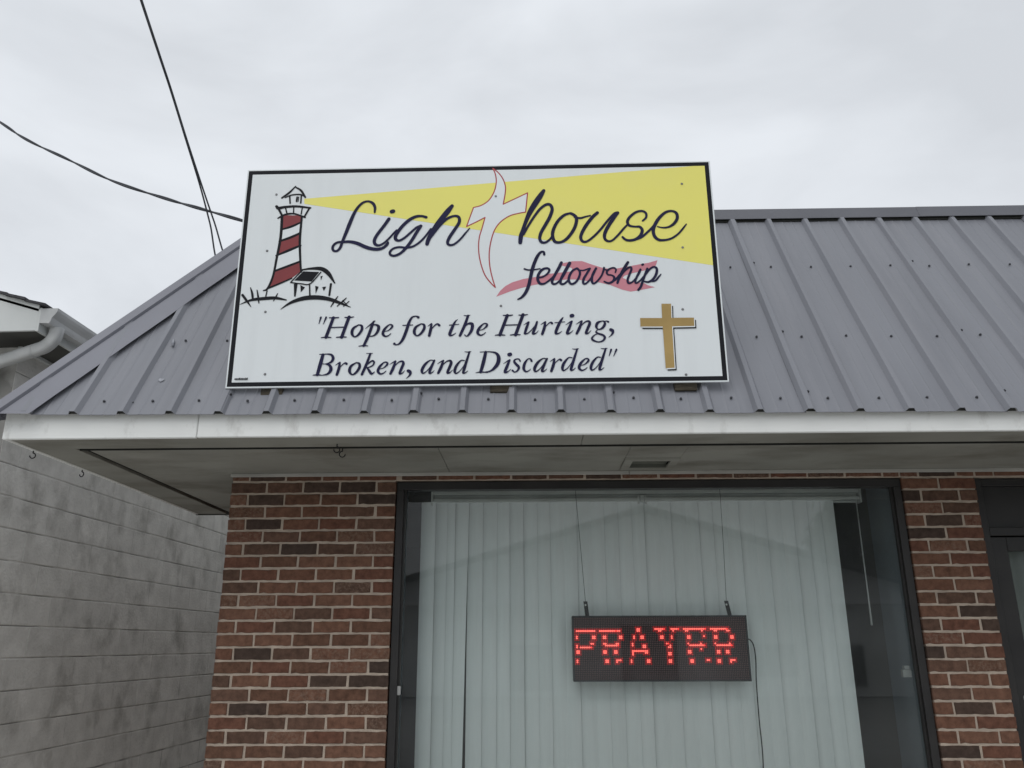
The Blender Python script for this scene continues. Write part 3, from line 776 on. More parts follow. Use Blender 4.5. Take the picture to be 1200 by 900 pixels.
def seg(x0, y0, x1=None, thick=2, h=2):
    """lit run measured on the panel, in the units of the traced letters (9.2 per LED)"""
    c0 = int(round((x0 - 133) / 9.2)); r0 = int(round((y0 - 140) / 9.75)) - 1
    c1 = c0 + thick - 1 if x1 is None else int(round((x1 - 133) / 9.2))
    for c in range(c0, c1 + 1):
        for r in range(r0, r0 + h):
            (core if (r == r0 or x1 is None) and not (x1 is not None and c == c1) else on).add((c, r))
H_ = lambda a, b, y: seg(a, y, b, h=1)
D_ = lambda x, y, t=2, h=2: seg(x - 9, y, None, t, h)
H_(150, 222, 214); D_(155, 222, 1, 1); D_(232, 222, 2, 1); D_(154, 250, 1); D_(237, 250); D_(154, 292, 1); D_(228, 290, 2, 1); H_(160, 215, 306); D_(155, 330, 2); D_(155, 375, 1)
H_(262, 345, 214); D_(290, 222, 2, 1); D_(360, 222, 2, 1); D_(290, 250); D_(372, 250); H_(288, 352, 296); D_(290, 288, 2, 1); D_(355, 286, 2, 1); D_(292, 330); D_(346, 330); D_(295, 374); D_(358, 372, 1); D_(366, 378, 2, 1)
D_(460, 213); D_(450, 248, 1); D_(480, 250); D_(440, 290, 1); D_(490, 292); H_(432, 500, 322); D_(433, 332, 1); D_(503, 330); D_(424, 374, 1); D_(512, 374)
H_(545, 597, 212); D_(574, 220, 2, 1); H_(630, 668, 212); D_(645, 220, 1, 1); D_(585, 250); D_(638, 250, 1); H_(600, 612, 290); D_(628, 292, 1); D_(617, 304, 2, 1); D_(617, 332); D_(619, 374)
H_(690, 803, 212); D_(714, 220, 2, 1); D_(799, 220, 1, 1); D_(719, 250); D_(809, 243, 1, 1); H_(718, 792, 294); D_(718, 284, 1, 1); D_(790, 284, 1, 1); D_(722, 330); D_(790, 320, 1, 1); D_(727, 374); D_(818, 370, 1, 1); D_(826, 378, 1, 1)
H_(832, 915, 212); D_(860, 220, 2, 1); D_(925, 220, 2, 1); D_(861, 250); D_(944, 248); H_(862, 930, 294); D_(864, 284, 1, 1); D_(930, 284, 1, 1); D_(868, 330); D_(918, 330); D_(872, 374); D_(930, 372, 1); D_(942, 378, 2, 1)
halo = set(); lit_ = on | core
for (c, r) in on | core:
    for dc in (-1, 0, 1):
        for dr in (-1, 0, 1):
            if (c + dc, r + dr) not in lit_: halo.add((c + dc, r + dr))
bm0, bm1, bm2, bm3 = bmesh.new(), bmesh.new(), bmesh.new(), bmesh.new()
for c in range(NC):
    for r in range(NR):
        k = (c, r)
        if k in core: cell(bm2, c, r, 0.50, LY + 0.0002)
        elif k in on: cell(bm1, c, r, 0.50, LY + 0.00035)
        elif k in halo: cell(bm3, c, r, 0.42, LY + 0.0005)
        else: cell(bm0, c, r, 0.36, LY + 0.0006)
for nm, b_, m_ in (('unlit_led', bm0, 'led_off'), ('lit_led', bm1, 'led_on'), ('lit_led', bm2, 'led_core'), ('bloom_cell', bm3, 'led_bloom')):
    o = llink(obj(nm, b_, M[m_])); o['kind'] = 'stuff'
for xb, lean, xt, zt_ in ((1.960, -0.004, 1.921, 2.33), (2.741, -0.010, 2.758, 2.33)):
    bm = bmesh.new()
    add_prism(bm, [(xb - 0.008, LZ1 + .0005), (xb + 0.014, LZ1 + .0005), (xb + 0.010 + lean, LZ1 + 0.078), (xb - 0.012 + lean, LZ1 + 0.078)], 'y', LY + 0.025, LY + 0.029)
    hb = llink(obj('hanger_bracket', bm, M['led_case']))
    bm = bmesh.new(); add_disc(bm, (xb - 0.001 + lean, LY + 0.0249, LZ1 + 0.058), (0, -1, 0), 0.0055, 0.001, 10)
    sl = obj('slot', bm, M['headrail'], hb); sl.matrix_parent_inverse = hb.matrix_world.inverted() @ Matrix.Translation((0, 0, 0)); sl.parent = hb
    sl.matrix_parent_inverse = (Matrix.Translation(led.location) @ hb.matrix_parent_inverse).inverted()
    llink(tube('hanging_wire', [(xb + lean, LY + 0.027, LZ1 + 0.066), (xb + lean + (xt - xb - lean) * .5, LY + 0.05, (LZ1 + .066 + zt_) / 2), (xt, LY + 0.09, zt_), (xt, LY + 0.10, 2.419)], 0.0014, M['black_iron'], None, 5))
cp = catmull([(2.826, 0.235, 1.53), (2.846, 0.230, 1.522), (2.860, 0.225, 1.49), (2.864, 0.225, 1.42), (2.858, 0.23, 1.30), (2.856, 0.23, 1.12), (2.860, 0.235, 0.95), (2.852, 0.24, 0.75), (2.87, 0.24, 0.58)], 8)
llink(tube('power_cord', cp, 0.0036, M['rubber'], None, 6))

# ------------------------------------------------------------------ painted sign on the roof
# sign artwork in tenths of a millimetre on the panel: strokes are (x, z, width), fills are (x, z)
STROKES = {
 'script': [[[[6897,9471,101],[6898,9745,147],[6775,9998,156],[6523,10118,119],[6237,10034,137],[5983,9739,156],[5802,9369,174],[5629,8853,201],[5479,8365,183],[5310,7831,156],[5220,7493,147],[5077,7303,128],[4901,7296,128],[4817,7452,137],[4880,7645,137],[5071,7777,128],[5335,7792,137],[5687,7799,165],[6089,7695,192],[6494,7493,201],[6851,7375,192],[7203,7349,174],[7462,7450,156],[7630,7641,156],[7661,7727,110]]],[[[7652,9069,183],[7411,8670,174],[7120,8234,174],[6959,7896,174],[6992,7653,165],[7194,7562,137],[7452,7692,119],[7705,7955,110],[7957,8267,110],[8084,8411,110]]],[[[7786,9493,229],[7856,9511,229]]],[[[9586,9128,156],[9341,9198,137],[9031,9169,165],[8683,8964,183],[8342,8602,183],[8071,8167,183],[8036,7924,174],[8216,7814,137],[8496,7964,128],[8795,8250,128],[9094,8538,128],[9303,8632,137]]],[[[9321,8631,174],[9103,8244,174],[8875,7810,174],[8624,7428,165],[8350,7120,147],[8050,6967,137],[7830,7010,128],[7780,7179,128],[7947,7369,119],[8251,7445,119],[8647,7404,119],[8994,7493,119],[9337,7753,119],[9592,8064,110],[9846,8449,110]]],[[[10916,9761,192],[10708,9467,284],[10449,9101,293],[10150,8664,275],[9896,8228,229],[9730,7842,220],[9670,7592,192]]],[[[9773,7842,110],[10028,8226,119],[10369,8709,137],[10716,9046,147],[11067,9172,137],[11281,9084,156],[11294,8788,174],[11079,8400,174],[10823,7967,174],[10719,7678,156],[10809,7521,137],[11049,7551,119],[11351,7811,110],[11610,8146,101],[11839,8444,64]]],[[[15684,10561,174],[15493,10239,284],[15221,9796,311],[14973,9354,275],[14769,8865,211],[14589,8331,192],[14476,7944,229],[14434,7582,201]]],[[[14608,8038,119],[14853,8521,128],[15167,9054,137],[15481,9492,147],[15794,9734,156],[16014,9705,165],[16097,9430,174],[15957,8989,183],[15730,8552,183],[15504,8118,174],[15433,7780,165],[15539,7575,147],[15756,7580,128],[15977,7769,119],[16090,7961,119]]],[[[17024,9213,119],[16705,9097,156],[16391,8784,165],[16163,8348,174],[16090,7961,174],[16192,7620,165],[16451,7557,147],[16759,7706,165],[17073,8087,174],[17281,8521,174],[17336,8912,174],[17210,9101,165],[17059,9193,156]]],[[[17250,8972,119],[17533,8917,119],[17798,8991,101],[18054,9054,82]]],[[[18419,9209,174],[18147,8944,183],[17827,8510,183],[17595,8077,174],[17521,7788,165],[17624,7583,147],[17841,7588,128],[18152,7824,128],[18514,8204,128],[18881,8684,128],[19247,9109,128],[19427,9203,128]]],[[[19470,9188,156],[19238,8873,192],[18958,8439,192],[18769,8053,183],[18736,7764,156],[18859,7593,137],[19098,7602,119],[19414,7896,119],[19689,8229,119],[19941,8507,101]]],[[[20721,8696,101],[20897,8888,119],[20901,9134,128],[20698,9261,128],[20389,9193,137],[20070,8930,147],[19935,8663,156],[20025,8442,137],[20304,8373,110],[20543,8358,137],[20663,8161,165],[20561,7873,165],[20312,7661,156],[20006,7594,147],[19792,7647,137],[19648,7794,119]]],[[[20312,7646,128],[20621,7775,128],[20939,8059,128],[21215,8335,137],[21403,8585,156]]],[[[21454,8350,64],[21733,8286,92],[22039,8328,119],[22311,8518,156],[22482,8807,165],[22457,9102,156],[22226,9229,128],[21916,9162,147],[21594,8874,174],[21355,8512,183],[21226,8150,174],[21272,7811,174],[21476,7604,156],[21777,7584,128],[22128,7674,119],[22490,7932,110],[22772,8265,101],[22924,8466,64]]]],
 'fellow': [[[[15649,6887,128],[15626,7031,110],[15465,7019,128],[15289,6774,165],[15132,6397,174],[15020,6020,183],[14929,5599,174],[14838,5180,174],[14685,4811,165],[14491,4559,128],[14298,4447,82]]],[[[14633,6108,92],[14826,6048,82],[15128,6056,82],[15430,6107,64]]],[[[15336,5601,92],[15552,5653,101],[15790,5818,110],[15893,6028,119],[15753,6125,119],[15515,6035,137],[15339,5779,147],[15301,5499,147],[15417,5286,137],[15631,5282,110],[15891,5465,101],[16132,5718,92],[16330,5997,82]]],[[[16503,6419,156],[16377,6137,165],[16198,5811,147],[16041,5485,137],[16025,5299,128],[16165,5250,110],[16360,5386,101],[16580,5663,92],[16760,5989,82]]],[[[16920,6387,174],[16762,6083,174],[16582,5757,156],[16447,5455,137],[16451,5268,128],[16613,5251,110],[16810,5425,101]]],[[[17278,6097,101],[17059,5960,119],[16902,5704,128],[16853,5424,128],[16976,5235,119],[17192,5325,119],[17370,5602,119],[17422,5883,119],[17307,6083,110]]],[[[17403,5977,82],[17617,5973,82],[17856,6063,73]]],[[[17929,6062,119],[17761,5783,119],[17603,5504,128],[17574,5271,119],[17701,5246,101],[17944,5498,101],[18126,5823,110],[18229,6075,110]]],[[[18242,6075,119],[18059,5730,128],[18005,5404,128],[18085,5239,110],[18281,5375,101],[18506,5675,101],[18625,6002,110],[18642,6105,101]]],[[[18626,6011,82],[18795,5971,82],[18969,6033,64]]],[[[19196,5827,73],[19237,5991,92],[19121,6087,92],[18904,6020,101],[18769,5858,110],[18828,5716,101],[19019,5676,92],[19133,5547,119],[19047,5339,119],[18831,5249,110],[18621,5346,82]]],[[[18917,5271,101],[19179,5429,110],[19413,5706,101]]],[[[19854,6381,137],[19724,6170,156],[19538,5844,156],[19375,5519,137],[19278,5251,119]]],[[[19349,5426,92],[19579,5797,101],[19803,6028,110],[19970,6109,110],[20006,5977,119],[19895,5697,119],[19796,5419,119],[19830,5232,110],[20025,5298,92],[20272,5573,92],[20435,5828,82]]],[[[20463,5968,119],[20297,5643,119],[20177,5365,119],[20212,5225,101],[20411,5361,92],[20638,5637,73]]],[[[20567,6230,119],[20602,6249,119]]],[[[20807,6009,119],[20659,5637,128],[20536,5312,128],[20436,5035,128],[20300,4852,119]]],[[[20704,5683,92],[20911,5960,110],[21132,6097,110],[21276,6001,128],[21239,5720,137],[21074,5442,128],[20832,5284,110],[20599,5311,82]]],[[[20982,5314,92],[21175,5347,101],[21357,5554,92],[21472,5692,55]]]],
 'ink': [[[[2122,8577,98],[2624,8742,130],[3097,8979,98]]],[[[2042,7900,114],[2593,8106,147],[3095,8357,114]]],[[[1936,7083,98],[2571,7372,147],[3147,7636,114]]],[[[1928,6224,114],[2562,6475,130],[3197,6735,114]]],[[[1666,5270,98],[2248,5527,98],[2831,5802,81]]],[[[2058,9388,147],[2085,8159,147],[1977,6954,130],[1866,5938,114],[1650,5270,114],[1444,5149,65]]],[[[3097,9314,114],[3092,7966,130],[3203,6761,114],[3286,6148,98]]],[[[1720,9928,147],[1841,9818,179],[2139,9875,147],[2775,9906,130],[3516,9801,98]]],[[[1807,9837,130],[1937,9612,114],[2060,9370,114]]],[[[3468,9802,98],[3233,9293,98]]],[[[1856,9233,81],[2175,9421,114],[2647,9482,98],[3268,9257,98]]],[[[2208,9811,65],[2314,9471,81]]],[[[2635,9864,65],[2647,9482,65]]],[[[3085,9810,65],[3055,9456,73]]],[[[2369,10523,81],[2426,10092,81]]],[[[2984,10546,81],[2985,10098,81]]],[[[2768,10443,98],[2754,10192,81]]],[[[2854,10459,49],[2835,10172,41]]],[[[2639,11095,65],[2330,10722,114],[1968,10424,98]]],[[[2626,11059,65],[2947,10835,114],[3200,10433,98]]],[[[2135,10438,65],[2485,10583,81],[2924,10601,81],[3182,10470,65]]],[[[1632,5121,65],[1594,4839,65]]],[[[323,4413,24],[857,4636,130],[1467,4708,179],[2081,4731,163],[2644,4614,65]]],[[[398,4925,130],[644,4606,114],[890,4272,33]]],[[[772,5319,49],[887,4992,114],[945,4684,98]]],[[[1117,5179,49],[1214,4779,98],[1273,4463,49]]],[[[2184,4978,41],[2094,4764,73],[2002,4567,41]]],[[[2399,4115,24],[2871,4453,147],[3469,4674,228],[4080,4730,244],[4699,4653,212],[5246,4462,163],[5920,4171,33]]],[[[5244,4759,49],[5091,4506,90],[4925,4204,49]]],[[[5679,4669,49],[5476,4458,81],[5245,4232,49]]],[[[5827,4485,49],[5566,4227,57]]],[[[5502,4540,49],[5811,4206,49]]],[[[2801,5585,65],[3070,5916,65],[3356,6248,73]]],[[[2802,5568,65],[3333,5492,65],[3797,5483,65],[4297,6105,65]]],[[[3316,6266,73],[3817,6325,130],[4324,6298,212],[4689,6038,212],[5047,5495,65]]],[[[3766,5484,65],[3828,4817,81]]],[[[4857,5448,114],[4810,4833,98]]]],
 'slogan_a': [[[[4465,3642,101],[4384,3297,31]],[[4729,3638,101],[4609,3286,31]]],[[[5094,3613,156],[4785,2577,163]],[[5877,3638,163],[5564,2565,163]],[[5037,3089,62],[5640,3103,62]],[[4887,3616,54],[5130,3605,78],[5358,3624,54]],[[4556,2562,47],[4785,2581,78],[5034,2562,54]],[[5671,3619,54],[5879,3608,78],[6105,3642,47]],[[5306,2565,54],[5563,2583,78],[5794,2572,54]]],[[[6380,3212,62],[6123,3027,132],[6066,2764,148],[6200,2581,78],[6389,2683,117],[6546,2945,140],[6532,3153,117],[6390,3212,62]]],[[[7180,3408,54],[7102,3333,109],[7010,3013,148],[6856,2526,148],[6683,2099,132]],[[6441,2084,39],[6682,2110,70],[6884,2092,47]],[[6727,2998,23],[6863,3128,54],[7034,3270,86]],[[6969,3134,39],[7196,3206,78],[7378,3101,148],[7336,2838,140],[7169,2634,86],[6942,2585,39]]],[[[7637,2833,31],[7865,2886,54],[8052,3072,109],[8030,3178,86],[7888,3180,70],[7685,2964,132],[7607,2721,140],[7736,2580,93],[7893,2622,62],[8005,2726,39]]],[[[9337,3567,140],[9285,3604,93],[9177,3624,65],[9009,3549,103],[8870,3255,149],[8776,2894,159],[8622,2446,149],[8462,2202,103],[8296,2128,65],[8197,2184,131]],[[8585,3146,56],[9073,3161,47]]],[[[9483,3217,62],[9224,3033,132],[9161,2770,148],[9290,2588,78],[9481,2690,117],[9643,2951,140],[9634,3158,117],[9494,3217,62]]],[[[9830,3081,28],[9996,3214,75]],[[10009,3192,93],[9970,2898,149],[9906,2583,140]],[[9992,2875,37],[10147,3099,65],[10293,3196,84],[10392,3122,131]]],[[[11307,3421,23],[11181,3309,84],[11038,2994,149],[10918,2635,149],[11045,2588,75],[11220,2702,28]],[[10901,3123,56],[11366,3161,37]]],[[[11813,3608,121],[11650,3097,149],[11425,2560,131]],[[11614,3630,37],[11750,3609,56],[11911,3639,37]],[[11609,2976,37],[11818,3181,93],[12021,3159,159],[12011,2888,159],[11887,2642,121],[11754,2523,65],[11656,2601,56]]],[[[12330,2819,31],[12558,2872,54],[12750,3057,109],[12732,3163,86],[12591,3165,70],[12382,2950,132],[12295,2707,140],[12419,2567,93],[12577,2609,62],[12692,2712,39]]],[[[13766,3597,156],[13395,2567,163]],[[14542,3623,163],[14165,2555,163]],[[13677,3077,62],[14274,3090,62]],[[13562,3601,54],[13801,3589,78],[14027,3608,54]],[[13167,2552,47],[13395,2571,78],[13640,2552,54]],[[14338,3603,54],[14542,3592,78],[14768,3627,47]],[[13910,2555,54],[14165,2574,78],[14393,2563,54]]],[[[14573,3073,23],[14803,3228,70]],[[14820,3220,93],[14712,2928,140],[14621,2629,117]],[[14628,2607,86],[14761,2627,62],[14974,2830,47],[15159,3090,31]],[[15232,3228,101],[15133,2921,140],[15024,2616,124],[15181,2639,54],[15288,2761,23]]],[[[15415,3075,23],[15610,3207,70]],[[15639,3214,93],[15588,2914,148],[15477,2579,132]],[[15623,2932,31],[15784,3118,54],[15908,3191,78],[15967,3141,124]]],[[[16535,3457,23],[16456,3352,101],[16309,3090,148],[16142,2643,140],[16281,2603,70],[16448,2720,23]],[[16111,3169,47],[16600,3206,39]]],[[[16641,3040,23],[16891,3213,70]],[[16951,3231,93],[16812,2895,148],[16700,2604,132],[16840,2613,62],[17001,2749,23]],[[16934,3518,194],[16987,3533,194]]],[[[17149,3069,23],[17392,3224,70]],[[17441,3238,86],[17319,2886,148],[17170,2582,124]],[[17319,2886,31],[17572,3164,62],[17767,3225,101],[17822,3104,140],[17719,2843,140],[17624,2594,124],[17746,2599,62],[17880,2735,23]]],[[[18431,3222,54],[18218,3135,132],[18141,2930,132],[18241,2782,62],[18435,2850,117],[18565,3054,132],[18535,3198,86],[18438,3222,54]],[[18525,3187,39],[18641,3219,54],[18741,3172,101]],[[18194,2753,39],[18114,2649,78],[18250,2554,101],[18456,2476,109],[18537,2345,117],[18427,2179,93],[18199,2127,70],[17960,2223,109],[17911,2336,101],[18038,2483,62],[18187,2551,47]]],[[[18843,2757,163],[18917,2711,171],[18941,2618,132],[18873,2488,78],[18722,2357,19]]]],
 'slogan_b': [[[[4692,1656,159],[4597,1170,187],[4485,635,159]],[[4534,1681,47],[4922,1698,56]],[[4269,612,37],[4486,626,84],[4697,606,47]],[[4837,1699,47],[5101,1659,103],[5209,1471,149],[5116,1273,112],[4869,1188,47],[4638,1192,37]],[[4827,1185,37],[5064,1097,131],[5132,876,168],[4994,672,112],[4739,605,47],[4529,608,37]]],[[[5342,1107,23],[5527,1236,70]],[[5555,1243,93],[5526,950,148],[5441,622,132]],[[5560,968,31],[5707,1149,54],[5826,1221,78],[5888,1172,124]]],[[[6363,1228,62],[6111,1048,132],[6055,792,148],[6186,615,78],[6373,714,117],[6527,968,140],[6513,1170,117],[6374,1228,62]]],[[[7030,1675,112],[6867,1137,140],[6670,622,131]],[[6844,1696,37],[7138,1700,37]],[[6771,954,37],[6969,1180,65],[7152,1310,93],[7240,1211,93],[7143,1045,75],[6864,935,47]],[[6904,970,65],[7030,783,131],[7141,642,112],[7291,744,28]]],[[[7479,877,31],[7703,929,54],[7887,1109,109],[7866,1213,86],[7726,1215,70],[7525,1005,132],[7449,768,140],[7576,631,93],[7731,673,62],[7842,773,39]]],[[[8010,1111,23],[8242,1261,70]],[[8290,1275,86],[8191,932,148],[8064,634,124]],[[8191,932,31],[8425,1204,62],[8615,1263,101],[8678,1145,140],[8593,890,140],[8515,646,124],[8636,652,62],[8760,785,23]]],[[[8927,767,163],[9005,722,171],[9036,631,132],[8977,504,78],[8836,375,19]]],[[[10179,1273,62],[9987,1294,62],[9749,1096,132],[9600,805,148],[9639,640,93],[9777,693,54],[9962,909,39],[10145,1244,47]],[[10197,1287,93],[10048,945,140],[9968,661,124],[10073,652,62],[10202,767,23]]],[[[10351,1112,23],[10584,1262,70]],[[10633,1276,86],[10529,933,148],[10396,636,124]],[[10529,933,31],[10766,1205,62],[10957,1264,101],[11018,1146,140],[10929,891,140],[10846,648,124],[10967,654,62],[11093,787,23]]],[[[11659,1258,54],[11485,1254,70],[11280,1000,132],[11197,746,140],[11251,607,86],[11406,688,54],[11593,922,39],[11746,1232,39]],[[11904,1697,93],[11763,1213,132],[11664,848,140],[11614,638,117],[11718,629,62],[11838,729,23]],[[11674,1715,31],[11810,1698,47],[11981,1722,31]]],[[[12699,1674,148],[12597,1179,179],[12462,662,148]],[[12427,1689,39],[12925,1700,54]],[[12227,629,31],[12462,655,70],[12807,635,47]],[[12873,1701,47],[13186,1630,109],[13326,1425,179],[13308,1132,194],[13153,878,156],[12911,692,86],[12566,639,47]]],[[[13569,1067,23],[13813,1236,70]],[[13872,1253,93],[13742,926,148],[13638,643,132],[13776,652,62],[13932,785,23]],[[13848,1533,194],[13901,1547,194]]],[[[14383,1189,78],[14314,1300,62],[14158,1284,70],[14088,1175,109],[14191,1027,132],[14311,880,132],[14258,717,93],[14119,631,62],[14009,713,101]]],[[[14936,1189,117],[14886,1292,70],[14764,1294,62],[14607,1076,132],[14552,803,140],[14654,649,86],[14792,691,54],[14887,773,31]]],[[[15673,1281,62],[15483,1302,62],[15238,1104,132],[15079,815,148],[15111,651,93],[15250,703,54],[15443,919,39],[15638,1252,47]],[[15691,1295,93],[15530,954,140],[15439,671,124],[15542,663,62],[15675,777,23]]],[[[15829,1143,23],[16021,1272,70]],[[16049,1279,93],[15998,987,148],[15888,661,132]],[[16033,1005,31],[16192,1185,54],[16315,1257,78],[16372,1208,124]]],[[[16905,1330,54],[16732,1325,70],[16519,1072,132],[16427,818,140],[16475,679,86],[16632,760,54],[16828,994,39],[16991,1303,39]],[[17167,1767,93],[17008,1284,132],[16894,920,140],[16837,710,117],[16940,702,62],[17063,802,23]],[[16938,1785,31],[17073,1768,47],[17244,1792,31]]],[[[17272,920,31],[17497,971,54],[17693,1151,109],[17679,1254,86],[17541,1256,70],[17327,1047,132],[17234,811,140],[17351,675,93],[17507,717,62],[17623,817,39]]],[[[18289,1331,54],[18117,1326,70],[17901,1074,132],[17806,820,140],[17853,681,86],[18011,762,54],[18208,996,39],[18375,1304,39]],[[18555,1768,93],[18391,1286,132],[18274,922,140],[18215,712,117],[18318,704,62],[18442,804,23]],[[18327,1786,31],[18461,1770,47],[18632,1793,31]]],[[[18821,1718,101],[18707,1386,31]],[[19077,1715,101],[18924,1375,31]]]],
}
FILLS = {
 'swoosh': [[[13212,4614],[13404,4926],[13661,5177],[14005,5381],[14564,5558],[15165,5651],[15941,5825],[16715,5905],[17059,5936],[17021,6126],[16508,6267],[16468,6372],[17074,6494],[17547,6494],[18099,6271],[18649,6072],[19205,6038],[19809,6145],[20500,6274],[20889,6338],[21346,6471],[21244,6180],[20653,5918],[20048,5779],[19658,5655],[19546,5540],[19941,5323],[20616,5218],[20780,5113],[21134,4995],[20384,4851],[19914,4776],[19496,4889],[18912,5155],[18364,5304],[17642,5410],[17260,5487],[16790,5495],[16019,5439],[15674,5305],[15160,5235],[14474,5070],[13917,4893]]],
 'flame': [[[13034,11942],[13162,11594],[13210,11140],[13116,10603],[12840,10073],[12447,9771],[12031,9647],[11863,9122],[11681,8557],[12179,8809],[12632,9062],[12494,8497],[12342,7894],[12316,7208],[12413,6526],[12625,5849],[12894,5427],[13162,5123],[13008,5675],[12891,6264],[12851,6942],[12926,7624],[13119,8311],[13431,8783],[13901,9124],[14372,9263],[14725,9326],[14786,9899],[14839,10449],[14221,10133],[13574,9809],[13669,10412],[13686,10859],[13552,11313],[13314,11681]]],
 'beam': [[[3145,10351],[3180,10048],[24205,6121],[24359,11762],[22965,11814]]],
 'gold': [[[21398,4086],[21871,4078],[21845,3329],[22942,3322],[22932,2883],[21848,2878],[21836,735],[21405,720],[21389,2874],[20305,2891],[20307,3342],[21385,3325]]],
 'tower_red': [[[2113,9405],[3109,9366],[3097,8988],[2129,8595]],[[2072,7916],[3080,8349],[3130,7654],[1976,7160]],[[1940,6257],[3197,6727],[3282,6199],[2809,5786],[1725,5302]]],
 'tower_white': [[[2164,8550],[3084,8944],[3080,8349],[2057,7917]],[[1965,7108],[3118,7602],[3197,6727],[1925,6257]]],
 'ink_fill': [[[3400,6180],[4218,6131],[3866,5608],[2971,5682]],[[3300,5425],[3549,5287],[3352,5024]],[[4060,5370],[4241,5308],[4113,4928]],[[4420,5289],[4626,5318],[4519,5070]],[[4296,5894],[4411,5909],[4326,5658]],[[2962,5498],[3163,5495],[3108,4779],[3030,4797]]],
}
PANEL_SCREWS = [[22854, 10808], [22655, 7160], [1639, 3991], [1899, 703], [13446, 4117], [22367, 391], [13185, 10288], [22430, 3784], [1658, 10635], [1438, 7372]]


sg = empty('church_sign', (1.6579 + (0.1754 - 1.6579) * 0.965, -4.5129 + (4.5129 - 0.6961) * 0.965, 1.4991 + (2.6960 - 1.4991) * 0.965), (0, -0.0021, -0.0048))
tag(sg, 'long white Lighthouse Fellowship sign board standing upright on the grey metal roof', 'sign')
KS = 0.965
U = 1e-4 * KS
SWd, SHt, STh = 2.44 * KS, 1.2147 * KS, 0.012
panel = box('panel', 0, SWd, 0, STh, 0, SHt, M['panel'], sg, 0.0015)
layer = [0.0]
def nxt(d=0.00022):
    layer[0] += d; return -layer[0]
def fill(name, polys, m, parent):
    bm = bmesh.new()
    y = nxt()
    for p in polys:
        f = bm.faces.new([bm.verts.new((x * U, y, z * U)) for x, z in p]); f.normal_update()
        bmesh.ops.triangulate(bm, faces=[f])
    return obj(name, bm, m, parent)
def ribbons(name, strokes, m, parent, wmul=1.0):
    """brush strokes of varying width with rounded ends, each a hair above the last"""
    bm = bmesh.new(); y0 = -layer[0]
    for st in strokes:
        y0 -= 1.6e-5
        n = 7
        P = catmull([(p[0] * U, p[1] * U, p[2] * U) for p in st], n)
        tot = len(P)
        Lf, Rt = [], []
        for i, p in enumerate(P):
            a, b = P[max(i - 1, 0)], P[min(i + 1, tot - 1)]
            d = Vector((b.x - a.x, b.y - a.y))
            if d.length < 1e-9: d = Vector((1, 0))
            d.normalize(); nn = Vector((-d.y, d.x)); hw = max(p.z, 0.0004) * 0.5 * wmul
            yy = y0 - 1.2e-5 * i / tot
            Lf.append(bm.verts.new((p.x + nn.x * hw, yy, p.y + nn.y * hw)))
            Rt.append(bm.verts.new((p.x - nn.x * hw, yy, p.y - nn.y * hw)))
        for i in range(tot - 1):
            bm.faces.new((Lf[i], Lf[i + 1], Rt[i + 1], Rt[i]))
        for end in (0, tot - 1):
            a, b = (P[0], P[1]) if end == 0 else (P[-1], P[-2])
            d = Vector((a.x - b.x, a.y - b.y))
            if d.length < 1e-9: continue
            d.normalize(); nn = Vector((-d.y, d.x)); hw = max(a.z, 0.0004) * 0.5 * wmul
            s0, s1 = (Lf[end], Rt[end])
            sgn = 1 if (s0.co.x - a.x) * nn.x + (s0.co.z - a.y) * nn.y > 0 else -1
            arc = []
            for q in range(1, 6):
                t = math.pi * q / 6
                off = nn * (math.cos(t) * hw * sgn) + d * (math.sin(t) * hw)
                arc.append(bm.verts.new((a.x + off.x, s0.co.y, a.y + off.y)))
            bm.faces.new([s0] + arc + [s1])
    me = bpy.data.meshes.new(name); bm.to_mesh(me); bm.free()
    return link(name, me, m, parent)

# black border line and the printed panel
bm = bmesh.new(); y = nxt()
i0, i1 = 0.0072, 0.0285
def quad(a, b, c, d):
    bm.faces.new([bm.verts.new((p[0], y, p[1])) for p in (a, b, c, d)])
quad((i0, i0), (SWd - i0, i0), (SWd - i1, i1), (i1, i1)); quad((SWd - i0, i0), (SWd - i0, SHt - i0), (SWd - i1, SHt - i1), (SWd - i1, i1))
quad((SWd - i0, SHt - i0), (i0, SHt - i0), (i1, SHt - i1), (SWd - i1, SHt - i1)); quad((i0, SHt - i0), (i0, i0), (i1, i1), (i1, SHt - i1))
obj('border', bm, M['vinyl_black'], sg)
# beam is trimmed to the inner edge of the border
bp = [list(p) for p in FILLS['beam'][0]]
xmax, zmax = (SWd - i1) / U, (SHt - i1) / U
(x0, zA), (x1, zB), (x2, zC), (x3, zD), (x4, zE) = bp
zr = zB + (zC - zB) * (xmax - x1) / (x2 - x1)
xt = x0 + (x4 - x0) * (zmax - zA) / (zE - zA)
fill('light_beam', [[(x0, zA), (x1, zB), (xmax, zr), (xmax, zmax), (xt, zmax)]], M['vinyl_yellow'], sg)
fill('swoosh', FILLS['swoosh'], M['vinyl_pink'], sg)
fl = catmull([(a, b, 0) for a, b in FILLS['flame'][0]], 1, True)
flame = fill('flame_cross', FILLS['flame'], M['panel'], sg)
fp = FILLS['flame'][0]; corners = {0, 6, 8, 10, 17, 26, 28, 30}
runs = []; cur = [fp[0]]
for i in range(1, len(fp) + 1):
    q = i % len(fp); cur.append(fp[q])
    if q in corners: runs.append([(a, b, 62) for a, b in cur]); cur = [fp[q]]
ribbons('outline', runs, M['vinyl_line'], flame)
lh = fill('lighthouse', FILLS['tower_white'], M['panel'], sg)
fill('red_stripe', FILLS['tower_red'], M['vinyl_red'], lh)
fill('ink_patch', FILLS['ink_fill'], M['vinyl_black'], lh)
ribbons('ink_line', [s for l in STROKES['ink'] for s in l], M['vinyl_black'], lh)
nxt(0.0009)
